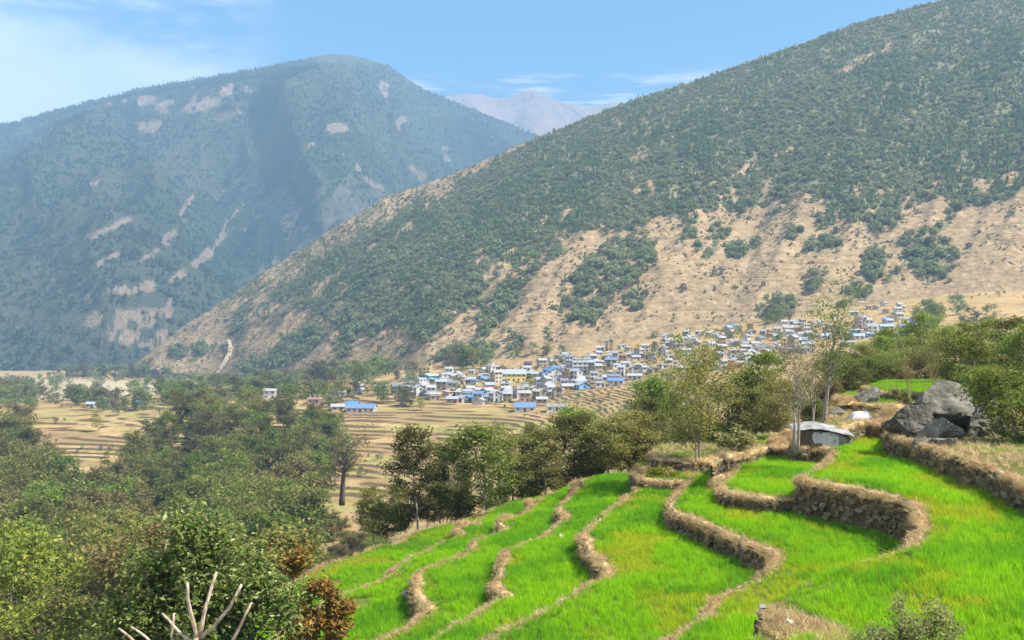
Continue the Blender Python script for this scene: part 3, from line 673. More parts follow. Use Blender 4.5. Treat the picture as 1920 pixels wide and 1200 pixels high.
RIMW = {}
def field(key):
    z = LEV[key]; R = RIM[key]; P = POLY[key]
    # ground sheet of this level
    n = len(P)
    cv, _, cf, _, _, _ = delaunay_2d_cdt([Vector((x, y)) for x, y in P], [], [list(range(n))], 1, 1e-4)
    V = [(v.x, v.y, z - .02) for v in cv]; Fc = [tuple(f) for f in cf]; b = len(V)
    V += [(x, y, z - .02) for x, y in P] + [(x, y, z - 2.6) for x, y in P]
    Fc += [(b + i, b + n + i, b + n + (i + 1) % n, b + (i + 1) % n) for i in range(n)]
    me = bpy.data.meshes.new('field'); me.from_pydata(V, [], Fc); me.materials.append(MAT['soil'])
    tag(link('field', me), 'soil of the ' + NICE[key], kind='structure')
    # the wall below its rim
    low = LEV[LOWER[key]] if LOWER[key] else z - 1.2
    hgt = z - low
    T = np.gradient(R, axis=0); T /= np.linalg.norm(T, axis=1)[:, None] + 1e-9
    nrm = np.stack([T[:, 1], -T[:, 0]], 1)                       # outward or inward, fix by test
    test = inside(R[:, 0] + nrm[:, 0] * .4, R[:, 1] + nrm[:, 1] * .4, P)
    if test.mean() > .5: nrm = -nrm
    # smooth normals so that the strip never folds
    for _ in range(6): nrm = (np.roll(nrm, 1, 0) + nrm * 2 + np.roll(nrm, -1, 0)); nrm[0] = nrm[1]; nrm[-1] = nrm[-2]; nrm /= np.linalg.norm(nrm, axis=1)[:, None]
    s = np.arange(len(R)) * .22
    bx, by = R.mean(0)
    wall = empty('terrace_wall', (float(bx), float(by), low))
    tag(wall, 'dry stone and earth bank below the ' + NICE[key], 'terrace wall', 'banks between the stepped fields')
    pxs = CX + F * R[:, 0] / R[:, 1]; pys = CY - F * z / R[:, 1]
    facing = (nrm[:, 0] * -R[:, 0] + nrm[:, 1] * -R[:, 1]) / np.hypot(R[:, 0], R[:, 1])
    lipoff = .30 * sst(.12, -.35, facing) + sst(1022, 1050, pys) * (pxs < 1715) * (key == 'A')
    RIMW[key] = 1 - 1.6 * np.clip(lipoff, 0, .4)
    def strip(prof, name, mat, amp, seed):
        V = np.zeros((len(R), len(prof), 3))
        for j, (o, dz) in enumerate(prof):
            vary = (.45 + 1.15 * fbm(s / 1.9, s * 0 + 2.2, 3, 61 + seed)) if name == 'grass_lip' else 1.0
            w = (fbm(s / .9, s * 0 + j * .8, 4, seed) - .5) * 2 * amp; u = (fbm(s / .7, s * 0 + j * .9 + 40, 4, seed + 3) - .5) * 2 * amp
            if name == 'grass_lip': u = u - .6 * lipoff
            V[:, j, 0] = R[:, 0] + nrm[:, 0] * (o * (vary if o < 0 else 1.0) + w); V[:, j, 1] = R[:, 1] + nrm[:, 1] * (o * (vary if o < 0 else 1.0) + w); V[:, j, 2] = z + dz * (vary if dz > 0 else 1.0) + u * .6
        V -= np.array([bx, by, low])
        return link(name, mesh_np(name, V, grid_faces(len(R), len(prof)), True, [mat]), wall)
    wide = {'E': .26, 'D': .24, 'C': .22, 'F': .22}.get(key, .15)
    strip([(-wide - .22, -.16), (-wide, .01), (-wide * .5, .06), (-.05, .05), (.05, -.02), (.09, -.14), (.03, -.28)], 'grass_lip', MAT['lip'], .11, 11 + len(key))
    strip([(-.12, -.02), (.07, -.10), (.10, -.3 * hgt), (.13, -.5 * hgt), (.15, -.75 * hgt), (.22, -hgt), (.2, -hgt - .4)], 'bank', MAT['bank'], .09, 31 + len(key))
    vis = (nrm[:, 0] * -R[:, 0] + nrm[:, 1] * -R[:, 1]) / np.hypot(R[:, 0], R[:, 1]) > .02
    pxs = CX + F * R[:, 0] / R[:, 1]; pys = CY - F * z / R[:, 1]
    vis &= (pxs > -60) & (pxs < 2150) & (pys < 1260)
    rng = np.random.default_rng(500 + sum(map(ord, key)))
    # stones one by one
    if hgt > .25 and key not in ('G', 'F'):
        cand = []
        rows = max(1, int(hgt / .21))
        for i in np.where(vis)[0][::1]:
            for r in range(rows):
                if rng.random() < .62: cand.append((i, r))
        rng.shuffle(cand); cand = cand[:280]
        for i, r in cand:
            zz = z - .16 - (r + .5 + rng.uniform(-.3, .3)) * (hgt - .1) / rows
            off = .10 + .10 * (r + .5) / rows + rng.uniform(-.03, .04)
            st = link('stone', STONES[rng.integers(len(STONES))], wall)
            st.location = (R[i, 0] + nrm[i, 0] * off - bx + rng.uniform(-.06, .06), R[i, 1] + nrm[i, 1] * off - by + rng.uniform(-.06, .06), zz - low)
            a = math.atan2(nrm[i, 1], nrm[i, 0]); k = rng.uniform(.75, 1.45)
            st.rotation_euler = (rng.uniform(-.25, .25), rng.uniform(-.25, .25), a + rng.uniform(-.35, .35)); st.scale = (.13 * k, .21 * k, .125 * k)
    # dry grass along the rim
    inview = (pxs > -150) & (pxs < 2300) & (pys < 1440)
    ii = np.where(inview)[0]
    if len(ii):
        per = 13
        I = np.repeat(ii, per); n = len(I); o = rng.uniform(-wide - .12, .16, n)
        face = rng.random(n) < (.30 if key == 'U0' else .42)
        fade = np.ones(n)
        fade = np.clip(1 - 1.3 * lipoff[I], .03, 1)
        keep = rng.random(n) < fade * (.25 + 1.5 * sst(.3, .7, fbm(s[I] / 1.9, s[I] * 0 + 2.2, 3, 61 + 11 + len(key)))); I = I[keep]; o = o[keep]; face = face[keep]; n = len(I)
        dep = np.where(face, rng.uniform(.05, max(.12, hgt * .85), n) * (.35 + .65 * (fbm(s[I] / 1.3, s[I] * 0, 2, 8) > .45)), 0)
        o = np.where(face, .16 + .1 * dep, o)
        lipz = np.interp(o, [-wide - .2, -wide, -wide * .5, -.05, .08, .16], [-.1, .01, .05, .04, -.02, -.13])
        pz = np.where(face, z - .05 - dep, z + lipz) + rng.uniform(-.03, .02, n)
        pt = np.stack([R[I, 0] + nrm[I, 0] * o + rng.uniform(-.1, .1, n) - bx, R[I, 1] + nrm[I, 1] * o + rng.uniform(-.1, .1, n) - by, pz - low], 1)
        yaw = np.arctan2(nrm[I, 1], nrm[I, 0])
        tilt = np.where(face, rng.uniform(1.2, 2.2, n), np.clip(.35 + (o + wide) * 1.6, .1, 1.4) * rng.uniform(.4, 1.5, n))
        # tilt about the axis along the rim: rotate Z towards the outward normal
        rot = np.stack([np.zeros(n), tilt, yaw], 1)
        dark = rng.random(n) < np.where(face, .85, .18)
        idx = np.where(dark, rng.integers(4, 7, n), rng.integers(0, 4, n))
        g_ = scatter('dry_grass', pt, rot, rng.uniform(.4, 1.0, n) * (1 + .7 * (rng.random(n) < .2)), idx, straw_protos, wall)
        tag(g_, kind='stuff')
    return wall
for key in FIELDS: field(key)

# wheat: one crop over all levels
wheat_protos = []
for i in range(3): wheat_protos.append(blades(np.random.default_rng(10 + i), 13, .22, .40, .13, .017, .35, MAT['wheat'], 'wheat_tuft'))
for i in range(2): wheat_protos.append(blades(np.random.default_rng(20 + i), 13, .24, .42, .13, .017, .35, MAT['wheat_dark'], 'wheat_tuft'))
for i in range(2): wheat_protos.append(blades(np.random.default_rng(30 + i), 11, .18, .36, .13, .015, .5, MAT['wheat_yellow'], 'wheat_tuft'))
GRASS_KEYS = {'K1', 'K2', 'U1', 'U2', 'U3', 'U0'}
PT = []; RO = []; SL = []; IX = []
ORDER = sorted(FIELDS, key=lambda k: LEV[k])
for key in ORDER:
    z = LEV[key]; P = POLY[key]; R = RIM[key]
    x0, y0 = P.min(0); x1, y1 = P.max(0); y0 = max(y0, 14); y1 = min(y1, 100); x0 = max(x0, -30); x1 = min(x1, 45)
    dens = 78 if key not in GRASS_KEYS else 60
    n = int((x1 - x0) * (y1 - y0) * dens); qx = RNG.uniform(x0, x1, n); qy = RNG.uniform(y0, y1, n)
    pxx = CX + F * qx / qy; pyy = CY - F * z / qy
    m = (pxx > -150) & (pxx < 2250) & (pyy < 1440); qx, qy = qx[m], qy[m]
    m = inside(qx, qy, P)
    for k2 in FIELDS:
        if LEV[k2] > z + .05: m &= ~inside(qx, qy, POLY[k2])
    qx, qy = qx[m], qy[m]
    d, d_i = rim_dist(qx, qy, R, True); n = len(qx)
    up = np.full(n, 9.)
    for k2 in FIELDS:
        if LOWER[k2] == key: up = np.minimum(up, rim_dist(qx, qy, RIM[k2]))
    edge = .30 + RNG.uniform(0, .2, n)
    edge = edge * RIMW[key][d_i]
    if key == 'A': edge = np.where((CY - F * z / qy > 1040) & (CX + F * qx / qy < 1700), .02, edge)
    m = (d > edge) & (up > .12)
    if key == 'A':
        ppx, ppy = CX + F * qx / qy, CY - F * z / qy
        m &= ~(ell(ppx, ppy, [(1500, 1165, 75, 26, 28, 1), (1450, 1180, 40, 50, 0, 1)]) > RNG.uniform(.3, .8, n))
    if key in ('U1', 'U0', 'K2'): m &= fbm(qx / 1.7, qy / 1.7, 3, 6) > .60
    if key in ('U2', 'U3', 'K1'): m &= fbm(qx / 1.7, qy / 1.7, 3, 6) > .28
    if key in ('G', 'F', 'E'): m &= fbm(qx / 2.2, qy / 2.2, 3, 66) > .24
    qx, qy, d, up = qx[m], qy[m], d[m], up[m]; n = len(qx)
    hl = .62 + .5 * fbm(qx / 3.0, qy / 3.0, 3, 71); hl *= np.where(d < .9, .75, 1)
    if key in GRASS_KEYS: hl *= .45
    if key in ('G', 'B2'): hl *= .75
    yel = fbm(qx / 2.6, qy / 2.6, 4, 81) + .16 * np.exp(-d / 1.1) + (-.08 if key in ('D', 'E', 'F') else 0) + (.05 if key == 'A' else 0)
    # the near end of every field is thinner and yellower
    yel = yel + RNG.normal(0, .055, n) + .10 * sst(33, 24, qy)
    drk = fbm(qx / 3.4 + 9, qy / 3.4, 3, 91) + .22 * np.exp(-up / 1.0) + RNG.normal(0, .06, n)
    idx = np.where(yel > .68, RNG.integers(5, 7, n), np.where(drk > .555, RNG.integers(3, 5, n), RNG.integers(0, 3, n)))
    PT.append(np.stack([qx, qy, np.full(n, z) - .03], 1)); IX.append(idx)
    RO.append(np.stack([RNG.normal(0, .10, n), RNG.normal(0, .10, n), RNG.uniform(0, 6.283, n)], 1)); SL.append(hl * RNG.uniform(.8, 1.2, n))
wheat = scatter('wheat', np.vstack(PT), np.vstack(RO), np.concatenate(SL), np.concatenate(IX), wheat_protos)
tag(wheat, 'bright green young wheat covering the stepped fields', 'wheat', kind='stuff')

# ------------------------------------------------------------------ trees
def leaf_mesh(name, C, size, rng, mat, up=.35, aspect=.6, fold=.25, V0=None):
    """a folded diamond-shaped leaf at every centre"""
    C = np.asarray(C, float); n = len(C); sz = size * rng.uniform(.6, 1.4, n)
    a = rng.normal(size=(n, 3)); a[:, 2] *= .6; a /= np.linalg.norm(a, axis=1)[:, None]
    u = rng.normal(size=(n, 3)); u[:, 2] += up * 3; b = np.cross(a, u); b /= np.linalg.norm(b, axis=1)[:, None] + 1e-9
    w = np.cross(a, b); w *= np.sign(w[:, 2:3] + 1e-9)
    a = a * sz[:, None] * .5; b = b * sz[:, None] * .5 * aspect; w = w * sz[:, None] * fold * .5
    V = np.stack([C - a, C + b + w, C + a, C - b + w], 1).reshape(-1, 3)
    i = np.arange(n)[:, None] * 4
    T = np.concatenate([i + [0, 1, 2], i + [0, 2, 3]], 1).reshape(-1, 3)
    return mesh_np(name, V, T, False, [mat])
def branch(rng, p, d, length, wob, n):
    pts = [np.array(p, float)]; d = np.array(d, float)
    for k in range(n):
        d = d + rng.normal(size=3) * wob; d[2] += .04; d /= np.linalg.norm(d); pts.append(pts[-1] + d * length / n)
    return pts
def tree_proto(seed, H, rad, base, nlimb, nleaf, leaf, mat, bmat, lean=.0, multi=1, shape='round', spread=.30, tr=.018, up=.35, rise=.55, clump=1.0, sides=6, limbk=.5):
    """trunk with limbs + leaf clumps at the limb ends; returns (trunk mesh, crown mesh)"""
    rng = np.random.default_rng(seed); g = Geo(); gl = Geo(); ends = []
    for mth in range(multi):
        a0 = rng.uniform(0, 6.28); off = np.array([math.cos(a0), math.sin(a0), 0]) * (.05 * H if multi > 1 else 0)
        d0 = np.array([off[0] * .9 / H * 4 + rng.normal() * lean, off[1] * .9 / H * 4 + rng.normal() * lean, 1.0])
        tp = branch(rng, off * .3 + np.array([0, 0, -.06 * H]), d0 / np.linalg.norm(d0), H * 1.0 * (1 if mth == 0 else rng.uniform(.8, .95)), .06, 9)
        r0 = tr * H / math.sqrt(multi) * 1.1
        g.tube(tp, [r0 * (1 - .9 * (i / 9)) + .003 * H * .3 for i in range(10)], sides)
        nl = max(3, nlimb // multi)
        for k in range(nl):
            f = base + (1 - base) * ((k + rng.uniform(.1, .9)) / nl) * .97
            q = f * 9; i = min(int(q), 8); p = tp[i] + (tp[i + 1] - tp[i]) * (q - i)
            s = (f - base) / (1 - base + 1e-6)
            prof = {'round': math.sqrt(max(.05, 1 - (2 * s - .85) ** 2 * .8)), 'cone': 1.08 - s, 'vase': .45 + .6 * math.sin(min(1, s * 1.15) * 2.6), 'flat': .5 + .6 * s}[shape]
            a = k * 2.4 + rng.uniform(-.5, .5); ri = rise * rng.uniform(.6, 1.5) if shape != 'cone' else .1
            ln = rad * prof * rng.uniform(.75, 1.15)
            lp = branch(rng, p, (math.cos(a), math.sin(a), ri), ln * math.sqrt(1 + ri * ri) * .95, .13, 4)
            rr = r0 * (1 - .85 * f) * limbk
            gl.tube(lp, [rr, rr * .8, rr * .6, rr * .4, rr * .2], 4)
            for m in (2, 3, 4):
                for _ in range(2 if m < 4 else 3):
                    aa = rng.uniform(0, 6.28); dd_ = np.array([math.cos(aa), math.sin(aa), rng.uniform(-.2, .8)])
                    tl = branch(rng, lp[m], dd_ / np.linalg.norm(dd_), ln * rng.uniform(.18, .40), .2, 2)
                    gl.tube(tl, [rr * .3, rr * .2, rr * .1], 3); ends.append((tl[-1], ln)); ends.append((tl[1], ln))
        ends.append((tp[-1], rad * .5))
    E = np.array([e[0] for e in ends]); S = np.array([e[1] for e in ends])
    wgt = rng.uniform(.3, 1.7, len(E)); wgt /= wgt.sum()
    pick = rng.choice(len(E), nleaf, p=wgt); dv = rng.normal(size=(nleaf, 3)) * [1, 1, .62]
    sg = (rad * spread * clump * rng.uniform(.45, 1.0, len(E)))[pick]
    C = E[pick] + dv * sg[:, None] * .55
    C[:, 2] = np.maximum(C[:, 2], H * base * .35)
    return g.mesh('trunk', bmat, True), leaf_mesh('crown', C, leaf, rng, mat, up), gl.mesh('limbs', bmat, True)
def put_tree(name, proto, loc, rz, sc, label, cat='tree', group=None):
    e = empty(name, loc, rz, 1.0); e.scale = (sc, sc, sc) if not isinstance(sc, tuple) else sc
    tag(e, label, cat, group); t_ = link('trunk', proto[0], e); link('crown', proto[1], e); tag(link('limbs', proto[2], t_), kind='stuff'); return e

# prototypes of unit-ish height (10 m), scaled when placed
ALD = [tree_proto(700 + i, 10, 2.6 + .25 * (i % 3), .10 + .07 * (i % 2), 20, 6800, .27, MAT[('alder', 'alder', 'alder_green', 'alder')[i % 4]], MAT['bark_pale'], .05, 1, ('round', 'vase', 'round', 'cone')[i % 4], .40, .011) for i in range(6)]
ALDG = [tree_proto(720 + i, 10, 3.3, .12, 30, 9500, .28, MAT['alder_green'], MAT['bark_pale'], .06, 2, 'round', .34, .013) for i in range(2)]
POLL = tree_proto(731, 10, 4.4, .30, 34, 9000, .26, MAT['alder'], MAT['bark_pale'], .10, 3, 'vase', .30, .018, rise=1.1)
BARE1 = tree_proto(741, 10, 2.9, .36, 30, 2400, .17, MAT['alder_brown'], MAT['bark_pale'], .05, 2, 'vase', .36, .025, rise=1.4, limbk=.55)
BARE2 = tree_proto(742, 10, 3.1, .36, 34, 3200, .20, MAT['alder_green'], MAT['bark_pale'], .04, 1, 'flat', .30, .021, rise=1.2, limbk=.58)
ORNG = tree_proto(743, 10, 5.0, .10, 30, 1100, .26, MAT['alder_brown'], MAT['twig'], .08, 4, 'vase', .30, .012, rise=1.8)
WOOD = [tree_proto(760 + i, 10, 3.7 + .3 * (i % 3), .20, 16, 3600, .46, MAT[('alder', 'alder_green', 'alder', 'alder_green', 'alder', 'alder_brown')[i]], MAT['bark_pale'], .05, 1, ('round', 'round', 'vase', 'round', 'flat', 'round')[i], .33, .012) for i in range(6)]
FARB = [tree_proto(780 + i, 10, 3.8, .10, 14, 800, .80, MAT[('hill_broad', 'hill_pine', 'alder_green', 'hill_scrub')[i]], MAT['bark_dark'], .04, 1, 'round', .45, .014, sides=4) for i in range(4)]
YEL = tree_proto(790, 10, 3.6, .16, 14, 900, .60, MAT['alder_yellow'], MAT['bark_pale'], .05, 1, 'round', .42, .012)
SIMAL = tree_proto(795, 10, 4.0, .50, 30, 1500, .32, MAT['alder_brown'], MAT['bark_dark'], .02, 1, 'flat', .34, .045, rise=.5)

WNEAR = [tree_proto(860 + i, 10, 3.6, .16, 17, 8000, .27, MAT[('alder', 'alder_green', 'alder', 'alder_brown', 'alder', 'alder')[i]], MAT['bark_pale'], .05, 1, ('round', 'round', 'vase', 'round', 'flat', 'round')[i], .30, .012) for i in range(6)]
TREES = []
def near_tree(x, yb, D, hpx, proto, label, rz=None, name='alder_tree', wide=1.0, z=None):
    zz = z if z is not None else (CY - yb) / F * D
    s = hpx * D / F / 10.0
    rz = random.uniform(0, 6.28) if rz is None else rz
    return put_tree(name, proto, ((x - CX) / F * D, D, zz), rz, (s * wide, s * wide, s), label)
# field-edge alders, left to right (x, base y, depth, height in photo pixels)
near_tree(700, 1010, 74, 92, ALD[1], 'small twiggy alder at the corner where the lowest field meets the wood', wide=1.1)
near_tree(783, 988, 69, 192, ALD[0], 'tall brownish alder at the left end of the field edge', wide=.95)
near_tree(748, 992, 78, 80, ALD[4], 'low dark alder just left of the tall brownish alder')
near_tree(838, 985, 82, 158, ALD[4], 'thin alder standing between the tall brownish and the rounded alder', wide=.9)
near_tree(825, 975, 71, 110, ALD[3], 'short leafy alder with pale stem in front of the thin alder', wide=1.2)
near_tree(912, 968, 71, 176, ALD[2], 'rounded alder with a white forked stem on the field edge', wide=1.15)
near_tree(962, 952, 74, 140, ALD[5], 'dense olive alder touching the right side of the rounded alder', wide=1.15)
near_tree(872, 972, 84, 84, ALD[3], 'shaded alder behind the rounded alder', wide=1.2)
near_tree(1022, 930, 74, 128, ALD[0], 'broad low alder right of the rounded alder', wide=1.35)
near_tree(992, 938, 88, 128, ALD[1], 'slim alder behind the broad low alder')
near_tree(1072, 915, 78, 138, ALD[4], 'olive alder above the bend of the centre field', wide=1.2)
near_tree(1103, 905, 82, 142, ALD[2], 'full green alder above the long centre field', wide=1.25)
near_tree(1140, 897, 76, 110, ALD[5], 'low bushy alder by the start of the centre field', wide=1.5)
near_tree(1178, 888, 78, 120, ALD[0], 'leaning alder left of the pollarded tree', wide=1.4)
near_tree(1215, 880, 84, 140, ALD[3], 'brown tinged alder behind the narrow strip field', wide=1.3)
near_tree(1308, 890, 64, 186, POLL, 'pollarded tree with curved pale limbs at the top of the middle field', 2.1, 'pollarded_tree', .92)
near_tree(1262, 862, 92, 158, ALDG[0], 'bright green broad tree behind the pollarded tree', wide=1.1, name='broadleaf_tree')
near_tree(1232, 800, 120, 66, YEL, 'yellow green round tree between the dry terraces and the pollard', name='broadleaf_tree', wide=1.2)
near_tree(1345, 868, 88, 150, ALD[4], 'alder filling the gap right of the pollarded tree', wide=1.3)
near_tree(1385, 860, 80, 120, ALD[1], 'thin stemmed alder above the small wheat field', wide=1.3)
near_tree(1425, 842, 82, 178, ALDG[1], 'dark green full tree left of the bare twin trees', wide=1.05, name='broadleaf_tree')
near_tree(1462, 838, 74, 130, ALD[5], 'twiggy alder close behind the first bare tree', wide=1.0)
near_tree(1495, 840, 56, 182, BARE1, 'nearly bare tree with pale trunk beside the shed', 1.0, 'bare_tree', 1.0)
near_tree(1545, 792, 66, 196, BARE2, 'taller sparse tree with green top behind the shed', .4, 'bare_tree', .95)
near_tree(1522, 795, 82, 120, BARE1, 'small leafless tree between the two bare trees', 3.3, 'bare_tree', 1.1)
near_tree(1585, 745, 96, 88, ALDG[0], 'dark green tree right of the taller sparse tree', name='broadleaf_tree', wide=1.4)
near_tree(1622, 728, 104, 84, ALD[4], 'olive tree above the split boulder', wide=1.4)
near_tree(1655, 722, 112, 90, ALDG[1], 'dark shaded tree above the highest grass plot', name='broadleaf_tree', wide=1.4)
near_tree(1600, 740, 118, 80, ALD[0], 'thin tree behind the dark green tree', wide=1.4)
near_tree(1690, 712, 118, 98, ALDG[0], 'rounded green tree with one pale stem above the boulders', name='broadleaf_tree', wide=1.2)
near_tree(1728, 706, 126, 116, ALDG[1], 'tall green tree near the right edge above the boulders', name='broadleaf_tree', wide=1.1)
near_tree(1768, 705, 112, 96, ALD[2], 'green alder right of the tall green tree', wide=1.2)
near_tree(1706, 738, 72, 70, ORNG, 'orange brown leafless shrub on the plot behind the large boulder', name='shrub', wide=1.0)
near_tree(1752, 730, 66, 76, ORNG, 'second orange brown leafless shrub behind the large boulder', 2.0, 'shrub', .9)
near_tree(1815, 735, 74, 130, ALDG[1], 'green tree beyond the large boulder on the right', name='broadleaf_tree', wide=1.2)
near_tree(1880, 740, 80, 150, ALD[0], 'alder at the far right of the upper plots', wide=1.3)
near_tree(1940, 745, 70, 140, ALD[2], 'alder overhanging the far right edge', wide=1.3)
near_tree(1840, 700, 130, 90, ALD[5], 'distant alder between the two right-hand trees', wide=1.4)
near_tree(1915, 850, 51, 165, ALDG[0], 'leafy tree beside the boulders at the far right', name='broadleaf_tree', wide=1.3)
near_tree(1835, 800, 61, 112, ALDG[1], 'green tree close behind the large boulder', name='broadleaf_tree', wide=1.3)
near_tree(641, 940, 290, 118, SIMAL, 'dark thick-trunked flat-topped tree alone on the dry terraces', .7, 'silk_cotton_tree', 1.05)

# the wood on the left: trees standing on the valley slope
WPOLY = np.array([(-80, 800), (60, 790), (120, 905), (225, 905), (240, 835), (262, 795), (300, 758), (350, 746), (420, 742), (500, 748), (560, 764), (605, 778), (628, 802), (620, 860), (596, 905), (615, 955), (690, 975), (730, 1005), (715, 1030),
                  (660, 1045), (600, 1070), (560, 1110), (420, 1160), (300, 1260), (-80, 1260)], float)
wood = []
rw = np.random.default_rng(42); tries = 0
while len(wood) < 290 and tries < 9000:
    tries += 1
    x = rw.uniform(-70, 745); yc = rw.uniform(735, 1230); h = rw.uniform(8.5, 17.0)
    if not inside(np.array([x + rw.normal(0, 10)]), np.array([yc]), WPOLY)[0]: continue
    Dg = np.geomspace(74, 560, 300); zz_ = terr(np.full(300, x), Dg)[1]; cy_ = CY - F * (zz_ + .60 * h) / Dg
    i = int(np.argmax(cy_ <= yc))
    if cy_[i] > yc: continue
    D = float(Dg[i]); zg = float(zz_[i]); X_ = (x - CX) / F * D
    if D < 120 and x > 560: continue
    if 585 < x < 700 and D < 300: continue
    if any((X_ - w_[0]) ** 2 + (D - w_[1]) ** 2 < ((.33 if D < 230 else .25) * (h + w_[3]) * .5 + .5) ** 2 for w_ in wood): continue
    wood.append((X_, D, zg, h, x, yc))
SIZEW = lambda h: 'tall' if h > 14 else ('medium' if h > 11 else 'low')
for X_, D, zg, h, x, yc in wood:
    i = rw.integers(6); s = h / 10; tone = ('olive', 'green', 'olive', 'dark green', 'flat-topped olive', 'brownish')[i]
    place_ = ('near' if D < 130 else 'middle' if D < 260 else 'far') + ' ' + ('left' if x < 260 else 'centre' if x < 480 else 'right') + ' of the wood'
    put_tree('alder_tree', WOOD[i] if D > 125 else WNEAR[i], (X_, D, zg - .3), rw.uniform(0, 6.28), (s * rw.uniform(.85, 1.1), s * rw.uniform(.85, 1.1), s),
             '%s %s alder at the %s' % (SIZEW(h), tone, place_), 'tree', 'trees of the left-hand wood')

# trees in and behind the village (x, y of base in the photo, crown height in pixels)
VT_ = []
def grove(cx, cy, rx, ry, n, h0, h1, seed):
    r = np.random.default_rng(seed)
    for _ in range(n):
        a = r.uniform(0, 6.28); q = math.sqrt(r.random()); VT_.append((cx + rx * q * math.cos(a), cy + ry * q * math.sin(a), r.uniform(h0, h1), int(r.integers(4))))
grove(880, 688, 46, 6, 14, 26, 44, 1); grove(650, 716, 60, 6, 14, 24, 42, 2); grove(560, 742, 60, 8, 18, 24, 38, 3); grove(470, 738, 50, 6, 14, 22, 38, 4); grove(700, 706, 40, 5, 8, 24, 40, 5)
grove(1000, 668, 70, 5, 8, 16, 26, 6); grove(240, 764, 70, 10, 18, 20, 36, 7); grove(350, 752, 70, 10, 22, 22, 38, 8); grove(1450, 606, 34, 5, 7, 20, 32, 9); grove(1735, 612, 26, 14, 9, 26, 44, 10)
grove(1560, 640, 50, 8, 6, 14, 24, 11); grove(190, 702, 90, 8, 18, 18, 30, 12); grove(280, 706, 40, 8, 7, 14, 24, 13); grove(1270, 668, 90, 20, 16, 10, 18, 14); grove(900, 720, 110, 26, 18, 9, 17, 15)
grove(1380, 640, 90, 18, 15, 9, 17, 16); grove(1110, 690, 90, 20, 15, 10, 18, 17); grove(1800, 610, 70, 20, 8, 24, 44, 18); grove(60, 745, 90, 10, 12, 20, 36, 19); grove(1260, 712, 50, 10, 5, 18, 30, 20)
for i, (x, y, h, k) in enumerate(VT_):
    P_ = ground_at(x, y, 330); s = h * P_[1] / F / 10; yel = (i % 17 == 5)
    where = 'at the far left of the valley' if x < 250 else 'on the flat below the trail' if x < 430 else 'among the houses left of the school block' if x < 600 else 'behind the school block' if x < 760 else 'at the village edge' if x < 1100 else 'above the middle of the village' if x < 1500 else 'at the upper right of the village'
    put_tree('broadleaf_tree', YEL if yel else FARB[k], (P_[0], P_[1], P_[2] - .4), random.uniform(0, 6.28), s,
             '%s %s tree %s' % (('low', 'tall')[h > 26], 'yellow green' if yel else ('grey green', 'dark green', 'green', 'brownish')[k], where), 'tree', 'trees around the village')
for x, y, h, lab in ((764, 757, 22, 'lime yellow bush below the white gabled house'), (792, 770, 26, 'golden yellow small tree in the terraces below the village'), (186, 808, 34, 'bright yellow green tree above the left terraces'),
                     (598, 738, 24, 'pale yellow green tree beside the unfinished grey house')):
    P_ = ground_at(x, y, 330); s = h * P_[1] / F / 10; put_tree('broadleaf_tree', YEL, (P_[0], P_[1], P_[2] - .3), 1.0, s, lab)

# low growth under the trees: along the field edge (bushes) and through the wood (one mass)
SHR = [tree_proto(830 + i, 10, 7.0, .04, 20, 6000, .62, MAT[('alder', 'alder_green', 'alder_brown')[i]], MAT['bark_pale'], .1, 3, 'round', .34, .010) for i in range(3)]
rs = np.random.default_rng(9)
for i, (x, yb, D) in enumerate([(725, 1012, 70), (760, 995, 72), (800, 985, 73), (845, 978, 74), (870, 972, 75), (930, 962, 76), (975, 948, 76), (1005, 938, 77), (1045, 925, 77), (1085, 912, 78), (1120, 902, 79), (1160, 893, 78),
                                 (1200, 884, 80), (1240, 872, 84), (1290, 866, 86), (1330, 862, 84), (1365, 858, 82), (1405, 850, 84), (1445, 845, 82), (1520, 800, 84), (1560, 770, 88), (1600, 748, 92), (1640, 735, 98), (1680, 726, 100), (1720, 720, 104), (1770, 722, 96), (1830, 730, 90), (1900, 735, 88)]):
    s_ = rs.uniform(.11, .22) if x < 1100 else rs.uniform(.18, .30)
    put_tree('bush', SHR[i % 3], ((x - CX) / F * D, D, (CY - yb) / F * D - .1), rs.uniform(0, 6.28), s_, '%s undergrowth bush at the foot of the field-edge trees' % ('olive', 'green', 'brown')[i % 3], 'bush', 'undergrowth bushes along the field edge')
r = np.random.default_rng(15); n = 1500; D_ = np.exp(r.uniform(math.log(72), math.log(440), n)); x_ = r.uniform(-70, 745, n); X_, Z_, _ = terr(x_, D_); yb_ = CY - F * Z_ / D_
k_ = inside(x_ + r.normal(0, 12, n), yb_ - 2.5 * F / D_, WPOLY) & (r.random(n) < .75); SH_ = [small_tree_ for small_tree_ in [SHR[0][1], SHR[1][1], SHR[2][1]]]
ug = scatter('undergrowth', np.stack([X_, D_, Z_ - .2], 1)[k_], np.stack([0 * D_, 0 * D_, r.uniform(0, 6.28, n)], 1)[k_], r.uniform(.16, .42, n)[k_], r.integers(0, 3, n)[k_], SH_)
tag(ug, 'shrubby undergrowth beneath the trees of the left-hand wood', 'undergrowth', kind='stuff')

r = np.random.default_rng(16); n = 5200; D_ = r.uniform(340, 1300, n); x_ = r.uniform(-60, 1980, n); X_, Z_, _ = terr(x_, D_)
k_ = r.random(n) < (.06 + .94 * sst(.50, .66, fbm(X_ / 60, D_ / 60, 3, 29)))
sb = scatter('shrubs', np.stack([X_, D_, Z_ - .1], 1)[k_], np.stack([0 * D_, 0 * D_, r.uniform(0, 6.28, n)], 1)[k_], r.uniform(.08, .26, n)[k_], r.integers(0, 4, n)[k_], [f_[1] for f_ in FARB])
tag(sb, 'scattered shrubs over the valley terraces', 'shrubs', kind='stuff')

